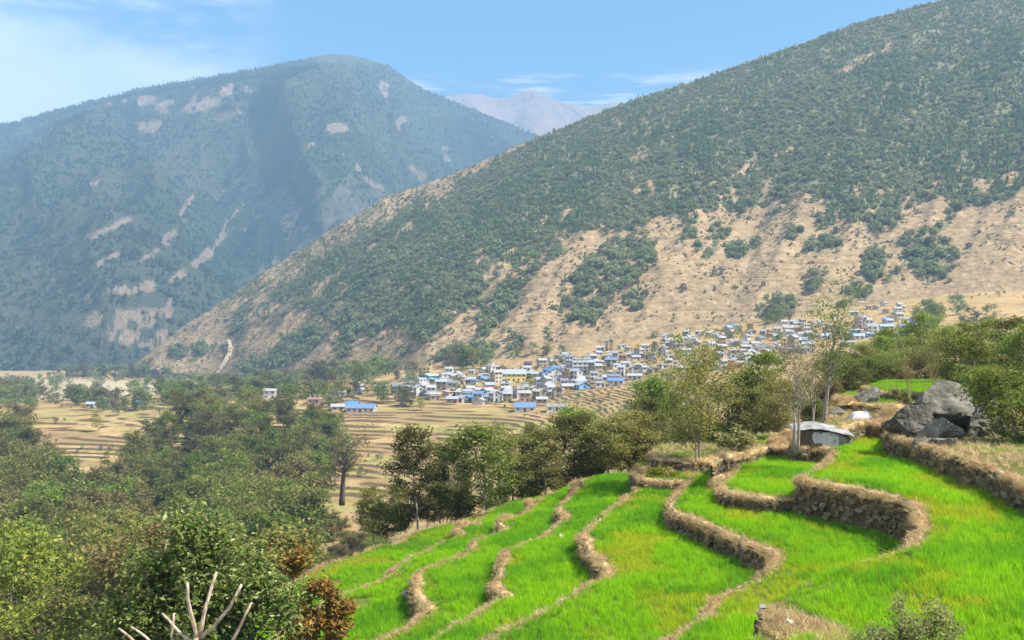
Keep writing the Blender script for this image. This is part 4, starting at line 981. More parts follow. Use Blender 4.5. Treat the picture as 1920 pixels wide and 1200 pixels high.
r = np.random.default_rng(18); n = 2600; D_ = np.exp(r.uniform(math.log(560), math.log(1560), n)); x_ = r.uniform(-80, 790, n); X_, Z_, _ = terr(x_, D_); yb_ = CY - F * Z_ / D_
m_ = sst(.42, .58, fbm(x_ / 50, np.log(D_) * 7, 3, 37)) * sst(775, 758, yb_ + 12 * (fbm(x_ / 30, x_ * 0, 2, 3) - .5)) * (1 - ell(x_, yb_, [(230, 727, 80, 11, 0, 1), (330, 728, 60, 7, 0, .8), (676, 770, 60, 14, 0, 1)])); k_ = r.random(n) < m_ * .42
fw = scatter('woodland', np.stack([X_, D_, Z_ - .4], 1)[k_], np.stack([0 * D_, 0 * D_, r.uniform(0, 6.28, n)], 1)[k_], r.uniform(.5, 1.25, n)[k_], r.integers(0, 4, n)[k_], [f_[1] for f_ in FARB])
tag(fw, 'grey green woodland strung along the valley floor left of the village', 'woodland', kind='stuff')

# ------------------------------------------------------------------ hill forest (beyond counting)
def small_tree(seed, kind, mat):
    r = np.random.default_rng(seed); n = 90
    if kind == 'cone':
        t = r.random(n) ** .8; a = r.uniform(0, 6.28, n); rr = (1 - t) * 2.3 * np.sqrt(r.uniform(.25, 1, n)) + .15
        C = np.stack([rr * np.cos(a), rr * np.sin(a), .8 + t * 8.4], 1)
    else:
        a = r.uniform(0, 6.28, n); u = r.uniform(-.75, 1, n); q = r.uniform(.55, 1, n) ** .5; w = np.sqrt(1 - np.clip(u, -1, 1) ** 2)
        C = np.stack([w * np.cos(a) * q * 3.0, w * np.sin(a) * q * 3.0, 3.3 + u * q * 2.7], 1) + r.normal(size=(n, 3)) * .35
    return leaf_mesh('tree_canopy', C, 1.7, r, mat, .6, .85, .2)
HT = [small_tree(1, 'cone', MAT['hill_pine']), small_tree(2, 'cone', MAT['hill_pine']), small_tree(3, 'round', MAT['hill_pine']), small_tree(4, 'round', MAT['hill_broad']), small_tree(5, 'round', MAT['hill_broad']), small_tree(6, 'round', MAT['hill_scrub'])]
HTM = [small_tree(11, 'cone', MAT['mount_tree']), small_tree(12, 'cone', MAT['mount_tree']), small_tree(13, 'round', MAT['mount_tree']), small_tree(14, 'round', MAT['mount_tree']), small_tree(15, 'round', MAT['mount_tree'])]
def forest(name, mt, x0, x1, n, cover, size, label, seed, pick, protos=None):
    r = np.random.default_rng(seed); x = r.uniform(x0, x1, n); t = r.uniform(0.0, 1.0, n)
    X_, D_, Z_ = mt.z(x, t); keep = r.random(n) < (D_ / D_.max()) ** 1.0
    yp = CY - F * Z_ / D_; keep &= r.random(n) < cover(x, yp, t)
    x, t, X_, D_, Z_, yp = [v[keep] for v in (x, t, X_, D_, Z_, yp)]; m = len(x)
    idx, sc = pick(r, x, yp, t, m)
    o = scatter(name, np.stack([X_, D_, Z_ - .3], 1), np.stack([r.normal(0, .05, m), r.normal(0, .05, m), r.uniform(0, 6.28, m)], 1), sc * size, idx, protos or HT)
    return tag(o, label, 'forest', kind='stuff')
def pick_hill(r, x, y, t, m):
    big = ell(x, y, GROVES); idx = np.where(fbm(x / 60, y / 60, 3, 5) + r.normal(0, .12, m) > .52, r.integers(0, 3, m), r.integers(3, 5, m))
    idx = np.where((big > .4) & (y > FOREST_LOW(x)), r.integers(2, 5, m), idx)
    return idx, r.uniform(.5, 1.2, m) * np.where(r.random(m) < .06, 1.5, 1) * np.where((big > .4) & (y > FOREST_LOW(x) - 10), 1.25, 1) * np.where(t > .75, .78, 1)
forest('forest', HILL, -100, 2030, 105000, lambda x, y, t: np.clip(hill_cover(x, y) * 1.15 - .08, 0, 1) * sst(.0, .05, t), .76, 'dense green forest on the slope above the village', 3, pick_hill)
def pick_scrub(r, x, y, t, m): return np.where(r.random(m) < .55, 5, r.integers(2, 5, m)), r.uniform(.12, .40, m) * np.where(r.random(m) < .07, 2.2, 1.0)
forest('scrub', HILL, -100, 2030, 60000, lambda x, y, t: (1 - hill_cover(x, y)) * sst(.02, .06, t) * (.16 + .84 * sst(.48, .62, fbm(x / 40, y / 30, 3, 7))), .95, 'low brown scrub dotted over the dry slope', 5, pick_scrub)
def cov_left(x, y, t):
    a = left_attrs(x, y, t); return np.clip(1 - a['bare'] * 2.2 - a['grey'] * .55, 0, 1) * (.35 + .65 * sst(.38, .55, fbm(x / 50, y / 36, 4, 19))) * (1 - ell(x, y, [(640, 112, 120, 16, 0, 1)]))
forest('mountain_forest', LEFT, -200, 1150, 52000, cov_left, 1.5, 'blue green forest covering the far rounded mountain', 9, lambda r, x, y, t, m: (r.integers(0, 5, m), r.uniform(.6, 1.1, m)), HTM)
# pines along the skyline of the far mountain
r = np.random.default_rng(77); xs_ = r.uniform(-150, 590, 900); xs_ = np.concatenate([xs_, r.uniform(790, 1010, 260)]); ts = r.uniform(.93, 1.0, len(xs_)); X_, D_, Z_ = LEFT.z(xs_, ts); m = len(xs_)
sk = scatter('ridge_forest', np.stack([X_, D_, Z_ - 1], 1), np.stack([0 * xs_, 0 * xs_, r.uniform(0, 6.28, m)], 1), r.uniform(.8, 1.9, m), r.integers(0, 3, m), HTM)
tag(sk, 'ragged pines along the skyline of the rounded mountain', 'forest', kind='stuff')

# where several trees would share a description, say which one it is
ORD = ['first', 'second', 'third', 'fourth', 'fifth', 'sixth', 'seventh', 'eighth', 'ninth', 'tenth', 'eleventh', 'twelfth', 'thirteenth', 'fourteenth', 'fifteenth', 'sixteenth', 'seventeenth', 'eighteenth', 'nineteenth', 'twentieth']
def which_one(objs, unit):
    d = {}
    for o in objs: d.setdefault(o['label'], []).append(o)
    for lab, L_ in d.items():
        if len(L_) < 2 or len(L_) > 20: continue
        L_.sort(key=lambda o: o.location.x / o.location.y)
        for i, o in enumerate(L_):
            new = lab + ', %s from left' % ORD[i]
            if len(new.split()) <= 16: o['label'] = new
which_one([o for o in COL.objects if o.get('group') in ('trees of the left-hand wood', 'trees around the village', 'undergrowth bushes along the field edge')], '')

# ------------------------------------------------------------------ village houses
UB = {}
def ubox(mat):
    if mat not in UB: UB[mat] = Geo().box(-.5, .5, -.5, .5, -.5, .5).mesh('block', MAT[mat])
    return UB[mat]
def part(name, mat, parent, x, y, z, sx, sy, sz):
    o = link(name, ubox(mat), parent); o.location = (x, y, z); o.scale = (sx, sy, sz); return o
HOUSES = []
WORD = {'wall_white': 'white', 'wall_cream': 'cream', 'wall_grey': 'grey', 'wall_stone': 'brown stone', 'wall_mud': 'mud brown', 'wall_pink': 'pink', 'wall_blue': 'sky blue', 'wall_yellow': 'yellow',
        'wall_purple': 'purple', 'wall_teal': 'teal', 'wall_red': 'red', 'wall_orange': 'orange', 'roof_blue': 'blue metal', 'roof_pale': 'pale blue metal', 'roof_tin': 'grey tin', 'roof_slate': 'dark slate',
        'roof_rust': 'rusty', 'roof_concrete': 'flat concrete', 'roof_bright': 'bright blue'}
def house(x, yb, wpx, storeys, wall, roof, kind='gable', rz=0.0, label=None, deep=None, bare_pillars=0):
    P_ = ground_at(x, yb, 400); D = P_[1]; w = wpx * (.88 if label else 1.0) * D / F; d = deep or min(max(w * .62, 4.5), 8.5); h = 2.5 * storeys
    e = empty('house', (P_[0], P_[1] + d / 2, P_[2]), rz); rr = random.Random(int(x * 31 + yb * 7))
    part('wall', wall, e, 0, 0, h / 2 - .9, w, d, h + 1.8)
    ov = .55
    if kind == 'gable':
        g = Geo(); rh = d * rr.uniform(.22, .32); a = w / 2 + ov; b = d / 2 + ov; t = .14; zz = h - .12
        for s in (-1, 1):
            v = [(-a, s * b, zz - .12), (a, s * b, zz - .12), (a, 0, zz + rh), (-a, 0, zz + rh)]
            v += [(p[0], p[1], p[2] + t) for p in v]
            g.add(v, [(0, 1, 2, 3), (7, 6, 5, 4), (0, 4, 5, 1), (1, 5, 6, 2), (2, 6, 7, 3), (3, 7, 4, 0)])
        link('roof', g.mesh('roof', MAT[roof]), e)
        gg = Geo(); q = w / 2 - .02
        for s in (-1, 1): gg.add([(s * q, -d / 2, h - .05), (s * q, d / 2, h - .05), (s * q, 0, h + rh - .1), (s * (q - .2), -d / 2, h - .05), (s * (q - .2), d / 2, h - .05), (s * (q - .2), 0, h + rh - .1)],
                                 [(0, 1, 2), (5, 4, 3), (0, 3, 4, 1), (1, 4, 5, 2), (2, 5, 3, 0)])
        link('gable', gg.mesh('gable', MAT[wall]), e)
    elif kind == 'shed':
        g = Geo(); a = w / 2 + ov; b = d / 2 + ov; v = [(-a, -b, h - .25), (a, -b, h - .25), (a, b, h + .55), (-a, b, h + .55)]; v += [(p[0], p[1], p[2] + .12) for p in v]
        g.add(v, [(3, 2, 1, 0), (4, 5, 6, 7), (0, 1, 5, 4), (1, 2, 6, 5), (2, 3, 7, 6), (3, 0, 4, 7)]); link('roof', g.mesh('roof', MAT[roof]), e)
        part('wall', wall, e, 0, d / 2 - .15, h + .1, w - .1, .28, .7)
    else:
        part('roof', 'roof_concrete' if roof == 'roof_concrete' else roof, e, 0, 0, h + .09, w + .7, d + .7, .2)
        for s in (-1, 1):
            part('parapet', wall, e, 0, s * (d / 2), h + .52, w + .2, .16, .68); part('parapet', wall, e, s * w / 2, 0, h + .50, .16, d - .2, .62)
        for f in range(1, storeys): part('floor_slab', 'roof_concrete', e, 0, -.35, f * 2.5, w + .5, d + .9, .18)
        for k in range(bare_pillars): part('pillar', 'wall_cream', e, -w / 2 + .3 + (w - .6) * k / max(1, bare_pillars - 1), -d / 2 + .3 if k % 2 else d / 2 - .3, h + 1.35, .34, .34, 2.3)
        if storeys > 1 and rr.random() < .5: part('stair_room', wall, e, w * .22, d * .12, h + 1.3, w * .38, d * .5, 2.3); part('stair_roof', 'roof_concrete', e, w * .22, d * .12, h + 2.52, w * .44, d * .58, .16)
    n = max(2, int(w / 2.6))
    for f in range(storeys):
        for k in range(n):
            xx_ = -w / 2 + w * (k + .5) / n
            if f == 0 and k == n // 2: part('door', 'door', e, xx_, -d / 2 - .02, 1.0, 1.05, .10, 2.0)
            else: part('window', 'window', e, xx_, -d / 2 - .02, f * 2.5 + 1.45, 1.0, .10, 1.0)
        part('window', 'window', e, w / 2 + .02, 0, f * 2.5 + 1.45, .10, 1.1, 1.1)
    if kind == 'gable' and rr.random() < .4 and storeys == 1: part('veranda_post', 'door', e, -w / 2 + .1, -d / 2 - .45, h / 2 - .3, .16, .16, h)
    HOUSES.append(dict(o=e, x=x, y=yb, w=w, st=storeys, wall=wall, roof=roof, kind=kind, label=label, D=D, r=max(w, d) * .5))
    return e
R_ = math.radians
H = house
H(676, 774, 60, 1, 'wall_white', 'roof_blue', 'gable', R_(-4), 'long white school block with blue metal roof in the dry terraces', 8)
H(660, 766, 24, 1, 'wall_white', 'roof_bright', 'gable', R_(-4), 'small blue roofed annex behind the long school block')
H(632, 771, 26, 1, 'wall_cream', 'roof_tin', 'gable', R_(10), 'pale shed at the left end of the long school block')
H(797, 709, 25, 3, 'wall_yellow', 'roof_concrete', 'flat', R_(-12), 'yellow three-storey house at the left end of the village')
H(776, 718, 24, 1, 'wall_grey', 'roof_slate', 'gable', R_(20), 'dark roofed house below the yellow three-storey house')
H(799, 719, 24, 2, 'wall_teal', 'roof_pale', 'gable', R_(70), 'house with a teal gable just below the yellow house', 7)
H(855, 711, 19, 1, 'wall_cream', 'roof_tin', 'gable', R_(5), 'small cream house with hipped grey roof behind the leafy grove')
H(962, 716, 52, 2, 'wall_yellow', 'roof_pale', 'gable', R_(6), 'wide yellow house under a broad pale blue roof', 9)
H(990, 694, 18, 2, 'wall_purple', 'roof_concrete', 'flat', R_(-8), 'purple flat-roofed house on the upper edge of the village')
H(1008, 708, 26, 1, 'wall_white', 'roof_pale', 'gable', R_(0), 'white house with pale blue roof right of the wide yellow house')
H(1024, 708, 14, 2, 'wall_blue', 'roof_blue', 'flat', R_(0), 'narrow sky blue house between two white houses')
H(1040, 710, 24, 2, 'wall_white', 'roof_blue', 'gable', R_(-70), 'white gable-fronted house right of the sky blue house', 7)
H(765, 744, 20, 2, 'wall_white', 'roof_slate', 'gable', R_(65), 'white gabled house with reddish base at the lower left of the village', 7)
H(785, 743, 18, 2, 'wall_white', 'roof_tin', 'gable', R_(-60), 'white gable-fronted house beside the white gabled house', 6)
H(849, 756, 25, 1, 'wall_mud', 'roof_pale', 'gable', R_(-10), 'long low house with pale blue roof at the lower edge')
H(879, 753, 27, 1, 'wall_cream', 'roof_bright', 'gable', R_(-25), 'cream house with a bright blue roof at the lower edge')
H(905, 751, 22, 1, 'wall_stone', 'roof_blue', 'gable', R_(0), 'stone house with blue roof in the lower row')
H(932, 751, 30, 1, 'wall_cream', 'roof_blue', 'gable', R_(-22), 'cream gabled house with steep blue roof in the lower row')
H(981, 743, 25, 2, 'wall_white', 'roof_tin', 'flat', R_(3), 'white two-storey house with open balcony in the lower row')
H(957, 742, 22, 1, 'wall_white', 'roof_concrete', 'flat', R_(0), 'white one-storey house left of the balcony house')
H(918, 736, 36, 1, 'wall_red', 'roof_tin', 'flat', R_(0), 'long red and white row behind the blue roofs')
H(985, 773, 44, 1, 'wall_white', 'roof_blue', 'gable', R_(-4), 'low white house with wide blue roof at the very bottom of the village', 7)
H(1045, 772, 44, 1, 'wall_white', 'roof_concrete', 'flat', R_(-3), 'unfinished white block with bare pillars at the bottom of the village', 8, 7)
H(1016, 757, 22, 1, 'wall_stone', 'roof_tin', 'gable', R_(4), 'stone house with grey roof behind the unfinished block')
H(1092, 702, 42, 3, 'wall_white', 'roof_concrete', 'flat', R_(2), 'largest white three-storey building in the middle of the village', 10)
H(1094, 688, 36, 2, 'wall_white', 'roof_tin', 'flat', R_(0), 'white block rising behind the largest white building', 8, 5)
H(1147, 689, 24, 2, 'wall_stone', 'roof_blue', 'gable', R_(-8), 'brown stone house with blue roof right of the largest white building')
H(1157, 722, 32, 1, 'wall_white', 'roof_blue', 'gable', R_(-14), 'white house with deep blue roof above the dry terraces')
H(1114, 716, 16, 2, 'wall_white', 'roof_concrete', 'flat', R_(0), 'tall narrow white house left of the deep blue roof')
H(1092, 730, 24, 1, 'wall_blue', 'roof_pale', 'gable', R_(-65), 'pale blue shed above the dry terraces', 7)
H(1064, 732, 24, 1, 'wall_orange', 'roof_tin', 'gable', R_(8), 'orange rusty shed beside the pale blue shed')
H(1191, 713, 30, 1, 'wall_grey', 'roof_tin', 'gable', R_(-8), 'long grey roofed house right of the deep blue roof')
H(1272, 652, 28, 2, 'wall_white', 'roof_tin', 'flat', R_(0), 'white two-storey house alone on the upper slope')
H(1188, 634, 14, 1, 'wall_grey', 'roof_blue', 'gable', R_(0), 'small blue roofed hut highest on the left slope')
H(1372, 616, 17, 1, 'wall_white', 'roof_blue', 'gable', R_(0), 'small blue roofed hut on the slope above the middle')
H(1459, 621, 14, 1, 'wall_red', 'roof_rust', 'flat', R_(0), 'red block at the left of the long white school')
H(1484, 621, 32, 1, 'wall_white', 'roof_tin', 'gable', R_(0), 'long white school on the upper terrace')
H(1475, 650, 18, 2, 'wall_yellow', 'roof_concrete', 'flat', R_(0), 'yellow two-storey house beside the tall sparse tree')
H(1433, 656, 12, 1, 'wall_teal', 'roof_tin', 'flat', R_(0), 'small teal house left of the yellow two-storey house')
H(1303, 692, 18, 2, 'wall_stone', 'roof_slate', 'gable', R_(10), 'brown stone house at the lower edge left of the pair of white walls')
H(1326, 693, 20, 2, 'wall_mud', 'roof_slate', 'gable', R_(-8), 'mud brown house with dark roof at the lower edge')
H(1379, 691, 24, 1, 'wall_red', 'roof_tin', 'flat', R_(0), 'salmon red house at the lower edge by the green trees')
H(1385, 672, 36, 2, 'wall_grey', 'roof_tin', 'shed', R_(0), 'long grey two-storey row in the middle of the upper village')
H(1592, 649, 27, 1, 'wall_grey', 'roof_tin', 'shed', R_(0), 'grey block with white roof on the bare bank')
H(1612, 637, 22, 1, 'wall_white', 'roof_pale', 'gable', R_(0), 'white house on the bare bank below the right-hand cluster')
H(1694, 637, 20, 1, 'wall_grey', 'roof_blue', 'gable', R_(-20), 'lone blue roofed house on the bare bank at the right')
H(1699, 618, 26, 1, 'wall_white', 'roof_blue', 'gable', R_(0), 'white house with blue roof at the right end of the cluster')
H(1664, 619, 28, 1, 'wall_grey', 'roof_pale', 'gable', R_(0), 'wide pale roofed house at the front of the right-hand cluster')
H(1630, 615, 18, 2, 'wall_white', 'roof_tin', 'flat', R_(0), 'white house with dark upper window in the right-hand cluster')
H(261, 762, 15, 1, 'wall_white', 'roof_bright', 'gable', R_(0), 'bright blue roofed house among trees at the far left')
H(195, 763, 20, 1, 'wall_white', 'roof_blue', 'gable', R_(0), 'blue roofed house above the yellow green tree at the far left')
H(168, 765, 16, 1, 'wall_white', 'roof_pale', 'gable', R_(0), 'pale roofed house at the far left edge of the valley')
H(505, 748, 26, 2, 'wall_white', 'roof_tin', 'gable', R_(0), 'large white house among trees left of the village')
H(515, 762, 24, 1, 'wall_cream', 'roof_tin', 'gable', R_(-15), 'grey roofed house just above the wood')
H(588, 757, 28, 1, 'wall_pink', 'roof_concrete', 'flat', R_(0), 'unfinished pinkish block with white pillars among the trees', 7, 6)
H(637, 744, 24, 1, 'wall_white', 'roof_tin', 'flat', R_(0), 'low white house between the groves')
H(672, 738, 14, 2, 'wall_white', 'roof_tin', 'gable', R_(60), 'white gable house in front of the grove', 6)
H(714, 732, 22, 1, 'wall_grey', 'roof_tin', 'gable', R_(-5), 'grey roofed farmhouse at the left approach to the village')
H(742, 740, 16, 2, 'wall_stone', 'roof_slate', 'gable', R_(15), 'dark stone house at the left entrance of the village')
# the rest of the village, filled in between those
VP = np.array([(745, 752), (748, 728), (760, 712), (820, 706), (900, 698), (980, 684), (1060, 672), (1150, 652), (1240, 636), (1330, 622), (1440, 612), (1520, 604), (1590, 590), (1640, 574), (1690, 572), (1712, 600), (1716, 622),
               (1640, 632), (1560, 652), (1500, 668), (1440, 690), (1330, 697), (1240, 704), (1180, 722), (1110, 734), (1070, 744), (1010, 752), (960, 758), (880, 760), (800, 756)], float)
rh = np.random.default_rng(11); tries = 0
while len(HOUSES) < 360 and tries < 22000:
    tries += 1
    x = rh.uniform(740, 1720); y = rh.uniform(570, 765)
    if not inside(np.array([x]), np.array([y]), VP)[0]: continue
    P_ = ground_at(x, y, 400); wpx = rh.uniform(10, 20) * (640 / P_[1]); w = wpx * P_[1] / F
    if any((P_[0] - q['o'].location.x) ** 2 + ((P_[1] - q['o'].location.y) * .62) ** 2 < (q['r'] + w * .5) ** 2 * .36 for q in HOUSES): continue
    kind = rh.choice(['gable', 'flat', 'shed'], p=[.62, .20, .18]); st = int(rh.choice([1, 2, 3], p=[.66, .30, .04])); st = st if kind != 'shed' else 1
    wall = rh.choice(['wall_white', 'wall_cream', 'wall_grey', 'wall_stone', 'wall_mud', 'wall_pink', 'wall_blue', 'wall_yellow', 'wall_orange'], p=[.36, .14, .18, .18, .08, .02, .02, .01, .01])
    roof = rh.choice(['roof_tin', 'roof_pale', 'roof_blue', 'roof_slate', 'roof_rust'], p=[.60, .20, .04, .10, .06]) if kind != 'flat' else rh.choice(['roof_concrete', 'roof_tin'])
    house(x, y, wpx, st, str(wall), str(roof), str(kind), R_(float(rh.choice([0, 0, 0, 65, -60])) + rh.normal(0, 12)), None, None, int(rh.choice([0, 0, 0, 4])))
ZONES = [(880, 'the village left end'), (1010, 'the village left part'), (1130, 'the village centre'), (1260, 'the village right half'), (1370, 'the upper village middle'),
         (1500, 'near the sparse tree'), (1600, 'the bare bank'), (9999, 'the right-hand cluster')]
ORD = ['first', 'second', 'third', 'fourth', 'fifth', 'sixth', 'seventh', 'eighth', 'ninth', 'tenth', 'eleventh', 'twelfth']
byl = {}
for q in HOUSES:
    if not q['label']:
        zone = next(n for l, n in ZONES if q['x'] < l); kd = {'gable': 'gabled', 'flat': 'flat-topped', 'shed': 'lean-to'}[q['kind']]
        q['base'] = '%s %s house, %s roof, %s' % (WORD[q['wall']], {1: 'low', 2: 'two-storey', 3: 'three-storey'}[q['st']], WORD[q['roof']] if q['kind'] != 'flat' else 'flat', ('at ' if zone.startswith('the') and 'cluster' not in zone else 'in ' if zone.startswith('the') else '') + zone)
        byl.setdefault(q['base'], []).append(q)
for b, L_ in byl.items():
    L_.sort(key=lambda q: q['x'])
    for i, q in enumerate(L_): q['label'] = b if len(L_) == 1 else (b + ', %s from left' % ORD[min(i, 11)])
for q in HOUSES: tag(q['o'], q['label'], 'house', 'houses of the hillside village')

# ------------------------------------------------------------------ boulders, shed, tarp and foreground plants
def boulder(name, loc, size, seed, label, mat='rock', planes=13, rz=0.0, sub=5, rough=.10):
    import bmesh
    from mathutils import noise as mn
    r = np.random.default_rng(seed); bm = bmesh.new(); bmesh.ops.create_icosphere(bm, subdivisions=sub, radius=1.0)
    pl = []
    for _ in range(planes):
        n = r.normal(size=3); n /= np.linalg.norm(n); pl.append((Vector(n), r.uniform(.38, .78)))
    for v in bm.verts:
        p = v.co.copy()
        for n, d in pl:
            k = p.dot(n)
            if k > d: p -= n * (k - d) * .985
        f = mn.fractal(p * 2.2 + Vector((seed, 0, 0)), .7, 2.1, 6) * rough * 1.15 - abs(mn.noise(p * 3.1 + Vector((0, seed, 0)))) * rough * .8 + mn.noise(p * 9 + Vector((0, seed, 0))) * rough * .2
        v.co = p * (1 + f)
    me = bpy.data.meshes.new(name); bm.to_mesh(me); bm.free(); me.materials.append(MAT[mat])
    me.transform(Matrix.Diagonal((*size, 1)))
    o = link(name, me); o.location = loc; o.rotation_euler = (0, 0, rz); tag(o, label, 'boulder', 'boulders on the upper plots'); return o
def at(x, y, D, sink=0.0): p = px(x, y, D); return (float(p[0]), float(p[1]), float(p[2] - sink))
boulder('boulder', at(1758, 764, 56), (2.7, 2.0, 2.3), 11, 'large grey boulder leaning over the right edge of the field', rz=.3, rough=.13)
boulder('boulder', at(1716, 802, 54.5), (1.7, 1.5, 1.35), 23, 'broad grey boulder at the foot of the large boulder', rz=-.2, rough=.13)
boulder('boulder', at(1752, 818, 53), (2.0, 1.4, 1.2), 31, 'grey slab of rock under the large boulder above the field', rz=.4, rough=.13)
boulder('boulder', at(1778, 815, 54.5), (1.3, 1.2, 1.0), 35, 'grey block wedged under the right side of the large boulder', rz=.7, rough=.13)
boulder('boulder', at(1772, 842, 50.2), (1.15, .9, .95), 38, 'dark rock bulging from the wall at the right edge of the field', rz=.2, rough=.13)
boulder('boulder', at(1725, 836, 51.2), (.8, .7, .6), 39, 'dark rock in the wall below the broad boulder', rz=.2, rough=.13)
boulder('boulder', at(1840, 800, 56), (2.6, 2.0, 1.8), 37, 'grey boulder beyond the large one at the far right', rz=.9, rough=.13)
boulder('boulder', at(1678, 826, 57.5), (.5, .45, .55), 41, 'small upright stone at the corner of the upper field', rough=.08)
boulder('boulder', at(1626, 744, 72.6), (1.0, .8, .85), 53, 'dark split boulder on the grass plot behind the shed', rough=.06)
boulder('boulder', at(1566, 776, 68), (.75, .6, .5), 59, 'brown rounded rock left of the white tarp', rough=.08)
boulder('boulder', at(1598, 806, 66), (.55, .45, .4), 61, 'pale rock at the right end of the shed', 'rock_pale', rough=.08)
boulder('boulder', at(1612, 808, 64.6), (.32, .3, .3), 63, 'small dark stone below the straw bank', rough=.08)
boulder('boulder', at(765, 1112, 46.5), (.42, .4, .30), 71, 'flat grey stone beside the lower field bank', rough=.1)
boulder('boulder', at(997, 1042, 47.5), (.55, .4, .12), 73, 'flat grey slab lying in the wheat left of centre', rough=.08)
boulder('boulder', at(1036, 1034, 48.6), (.34, .26, .10), 79, 'small grey slab in the wheat right of the flat slab', rough=.08)
boulder('boulder', at(1051, 1004, 51.5), (.22, .18, .14), 83, 'small white stone on the rim of the centre field', 'rock_pale', rough=.08)
# the broken end of a stone bank in the near right foreground
def stub():
    D = 24.6; b = np.array(at(1455, 1190, D)); e = tag(empty('stone_bank', tuple(b)), 'broken mossy stone bank with a dark end stone in the near right', 'stone bank'); r = np.random.default_rng(4)
    for i in range(46):
        x = r.uniform(1424, 1500); y = r.uniform(1150, 1230) + max(0, x - 1450) * .35; dd_ = D + r.uniform(-.25, .25) - (y - 1190) * .002
        st = link('stone', STONES[r.integers(len(STONES))], e); st.location = np.array(at(x, y, dd_)) - b; k = r.uniform(.10, .19); st.scale = (k, k * 1.1, k * .85); st.rotation_euler = tuple(r.uniform(-1, 1, 3))
    for x, y, k, m in ((1424, 1150, (.10, .14, .14), 0), (1421, 1172, (.13, .18, .18), 3), (1424, 1195, (.16, .2, .2), 5), (1421, 1222, (.16, .2, .2), 7)):
        st = link('end_stone', STONES[m], e); st.location = np.array(at(x, y, D - .15)) - b; st.scale = k
    pale = stone_mesh(np.random.default_rng(77), 'cap_stone', MAT['rock_pale']); st = link('cap_stone', pale, e); st.location = np.array(at(1431, 1138, D)) - b; st.scale = (.12, .12, .08)
    st = link('cap_stone', pale, e); st.location = np.array(at(1482, 1168, D - .3)) - b; st.scale = (.17, .14, .10); st.rotation_euler = (.2, .4, .8)
    n = 900; X_ = r.uniform(1435, 1590, n); Y_ = 1140 + (X_ - 1435) * .30 + np.abs(r.normal(0, 22, n)); q = np.stack([np.array(on_plane(x, y, -6.95)) for x, y in zip(X_, Y_)])
    o = scatter('dry_grass', np.stack([q[:, 0], q[:, 1], np.full(n, -6.98)], 1) - b, np.stack([r.normal(0, .8, n), r.normal(0, .8, n), r.uniform(0, 6.28, n)], 1), r.uniform(.5, 1.2, n), r.integers(0, 6, n), straw_protos, e); tag(o, kind='stuff')
stub()

# low shed beside the bare tree
def shed():
    D = 59.0; x0, x1 = 1496, 1588
    a = np.array(at(x0, 838, D)); w = (x1 - x0) / F * D; zb = -7.05; h = .92; d = 1.9
    e = tag(empty('shed', (float(a[0]), D, zb), R_(-8)), 'low stick shed patched with pale sheets at the field corner', 'shed')
    r = random.Random(3); n = 15
    for i in range(n):
        s = link('plank', ubox('plank'), e); xx_ = .05 + i * (w * .42) / n; s.location = (xx_, .02 + r.uniform(-.03, .03), .5); s.scale = (w * .42 / n * .82, .05, h * r.uniform(.92, 1.0)); s.rotation_euler = (0, r.uniform(-.05, .05), 0)
    part('side_wall', 'plank', e, -.02, d / 2, .48, .08, d, h * .95); part('back_wall', 'plank', e, w / 2, d, .45, w, .08, h * .9); part('side_wall', 'plank', e, w, d / 2, .35, .08, d, .8)
    def cloth(nm, mat, x0_, x1_, z0, z1, y, seed, drop=0.0):
        u = np.linspace(0, 1, 14); v = np.linspace(0, 1, 9); uu, vv = np.meshgrid(u, v)
        X_ = x0_ + (x1_ - x0_) * uu + .05 * np.sin(vv * 5 + seed); Z_ = z0 + (z1 - z0) * vv - drop * uu + .06 * (fbm(uu * 3, vv * 2, 2, seed) - .5)
        Y_ = y + .16 * (fbm(uu * 5 + seed, vv * 4, 3, seed) - .5) - .1 * (1 - vv)
        m = mesh_np(nm, np.stack([X_, Y_, Z_], -1), grid_faces(9, 14), True, [MAT[mat]]); o = link(nm, m, e)
        md = o.modifiers.new('thick', 'SOLIDIFY'); md.thickness = .012
    cloth('sheet', 'tarp_white', w * .30, w * .72, .25, .88, -.06, 2, .02); cloth('sheet', 'tarp_white', w * .46, w * .80, .0, .75, -.10, 5, .02); cloth('sheet', 'sheet', w * .66, w * 1.06, .10, .85, -.08, 8, .30)
    u = np.linspace(0, 1, 22); v = np.linspace(0, 1, 10); uu, vv = np.meshgrid(u, v)
    X_ = -.32 + (w + .6) * uu; Y_ = -.38 + (d + .6) * vv
    Z_ = .90 + .22 * np.interp(uu, [0, .3, .55, .8, 1], [.2, .8, .75, -.2, -.9]) + .16 * vv + .10 * (fbm(uu * 9, vv * 5, 3, 4) - .5) * 1.4
    o = link('roof', mesh_np('roof', np.stack([X_, Y_, Z_], -1), grid_faces(10, 22), True, [MAT['sheet']]), e); o.modifiers.new('thick', 'SOLIDIFY').thickness = .05
    for k, xx_ in enumerate((.02, w * .45, w * .95)): part('post', 'plank', e, xx_, -.05, .44, .08, .08, .95 if k < 2 else .8)
shed()
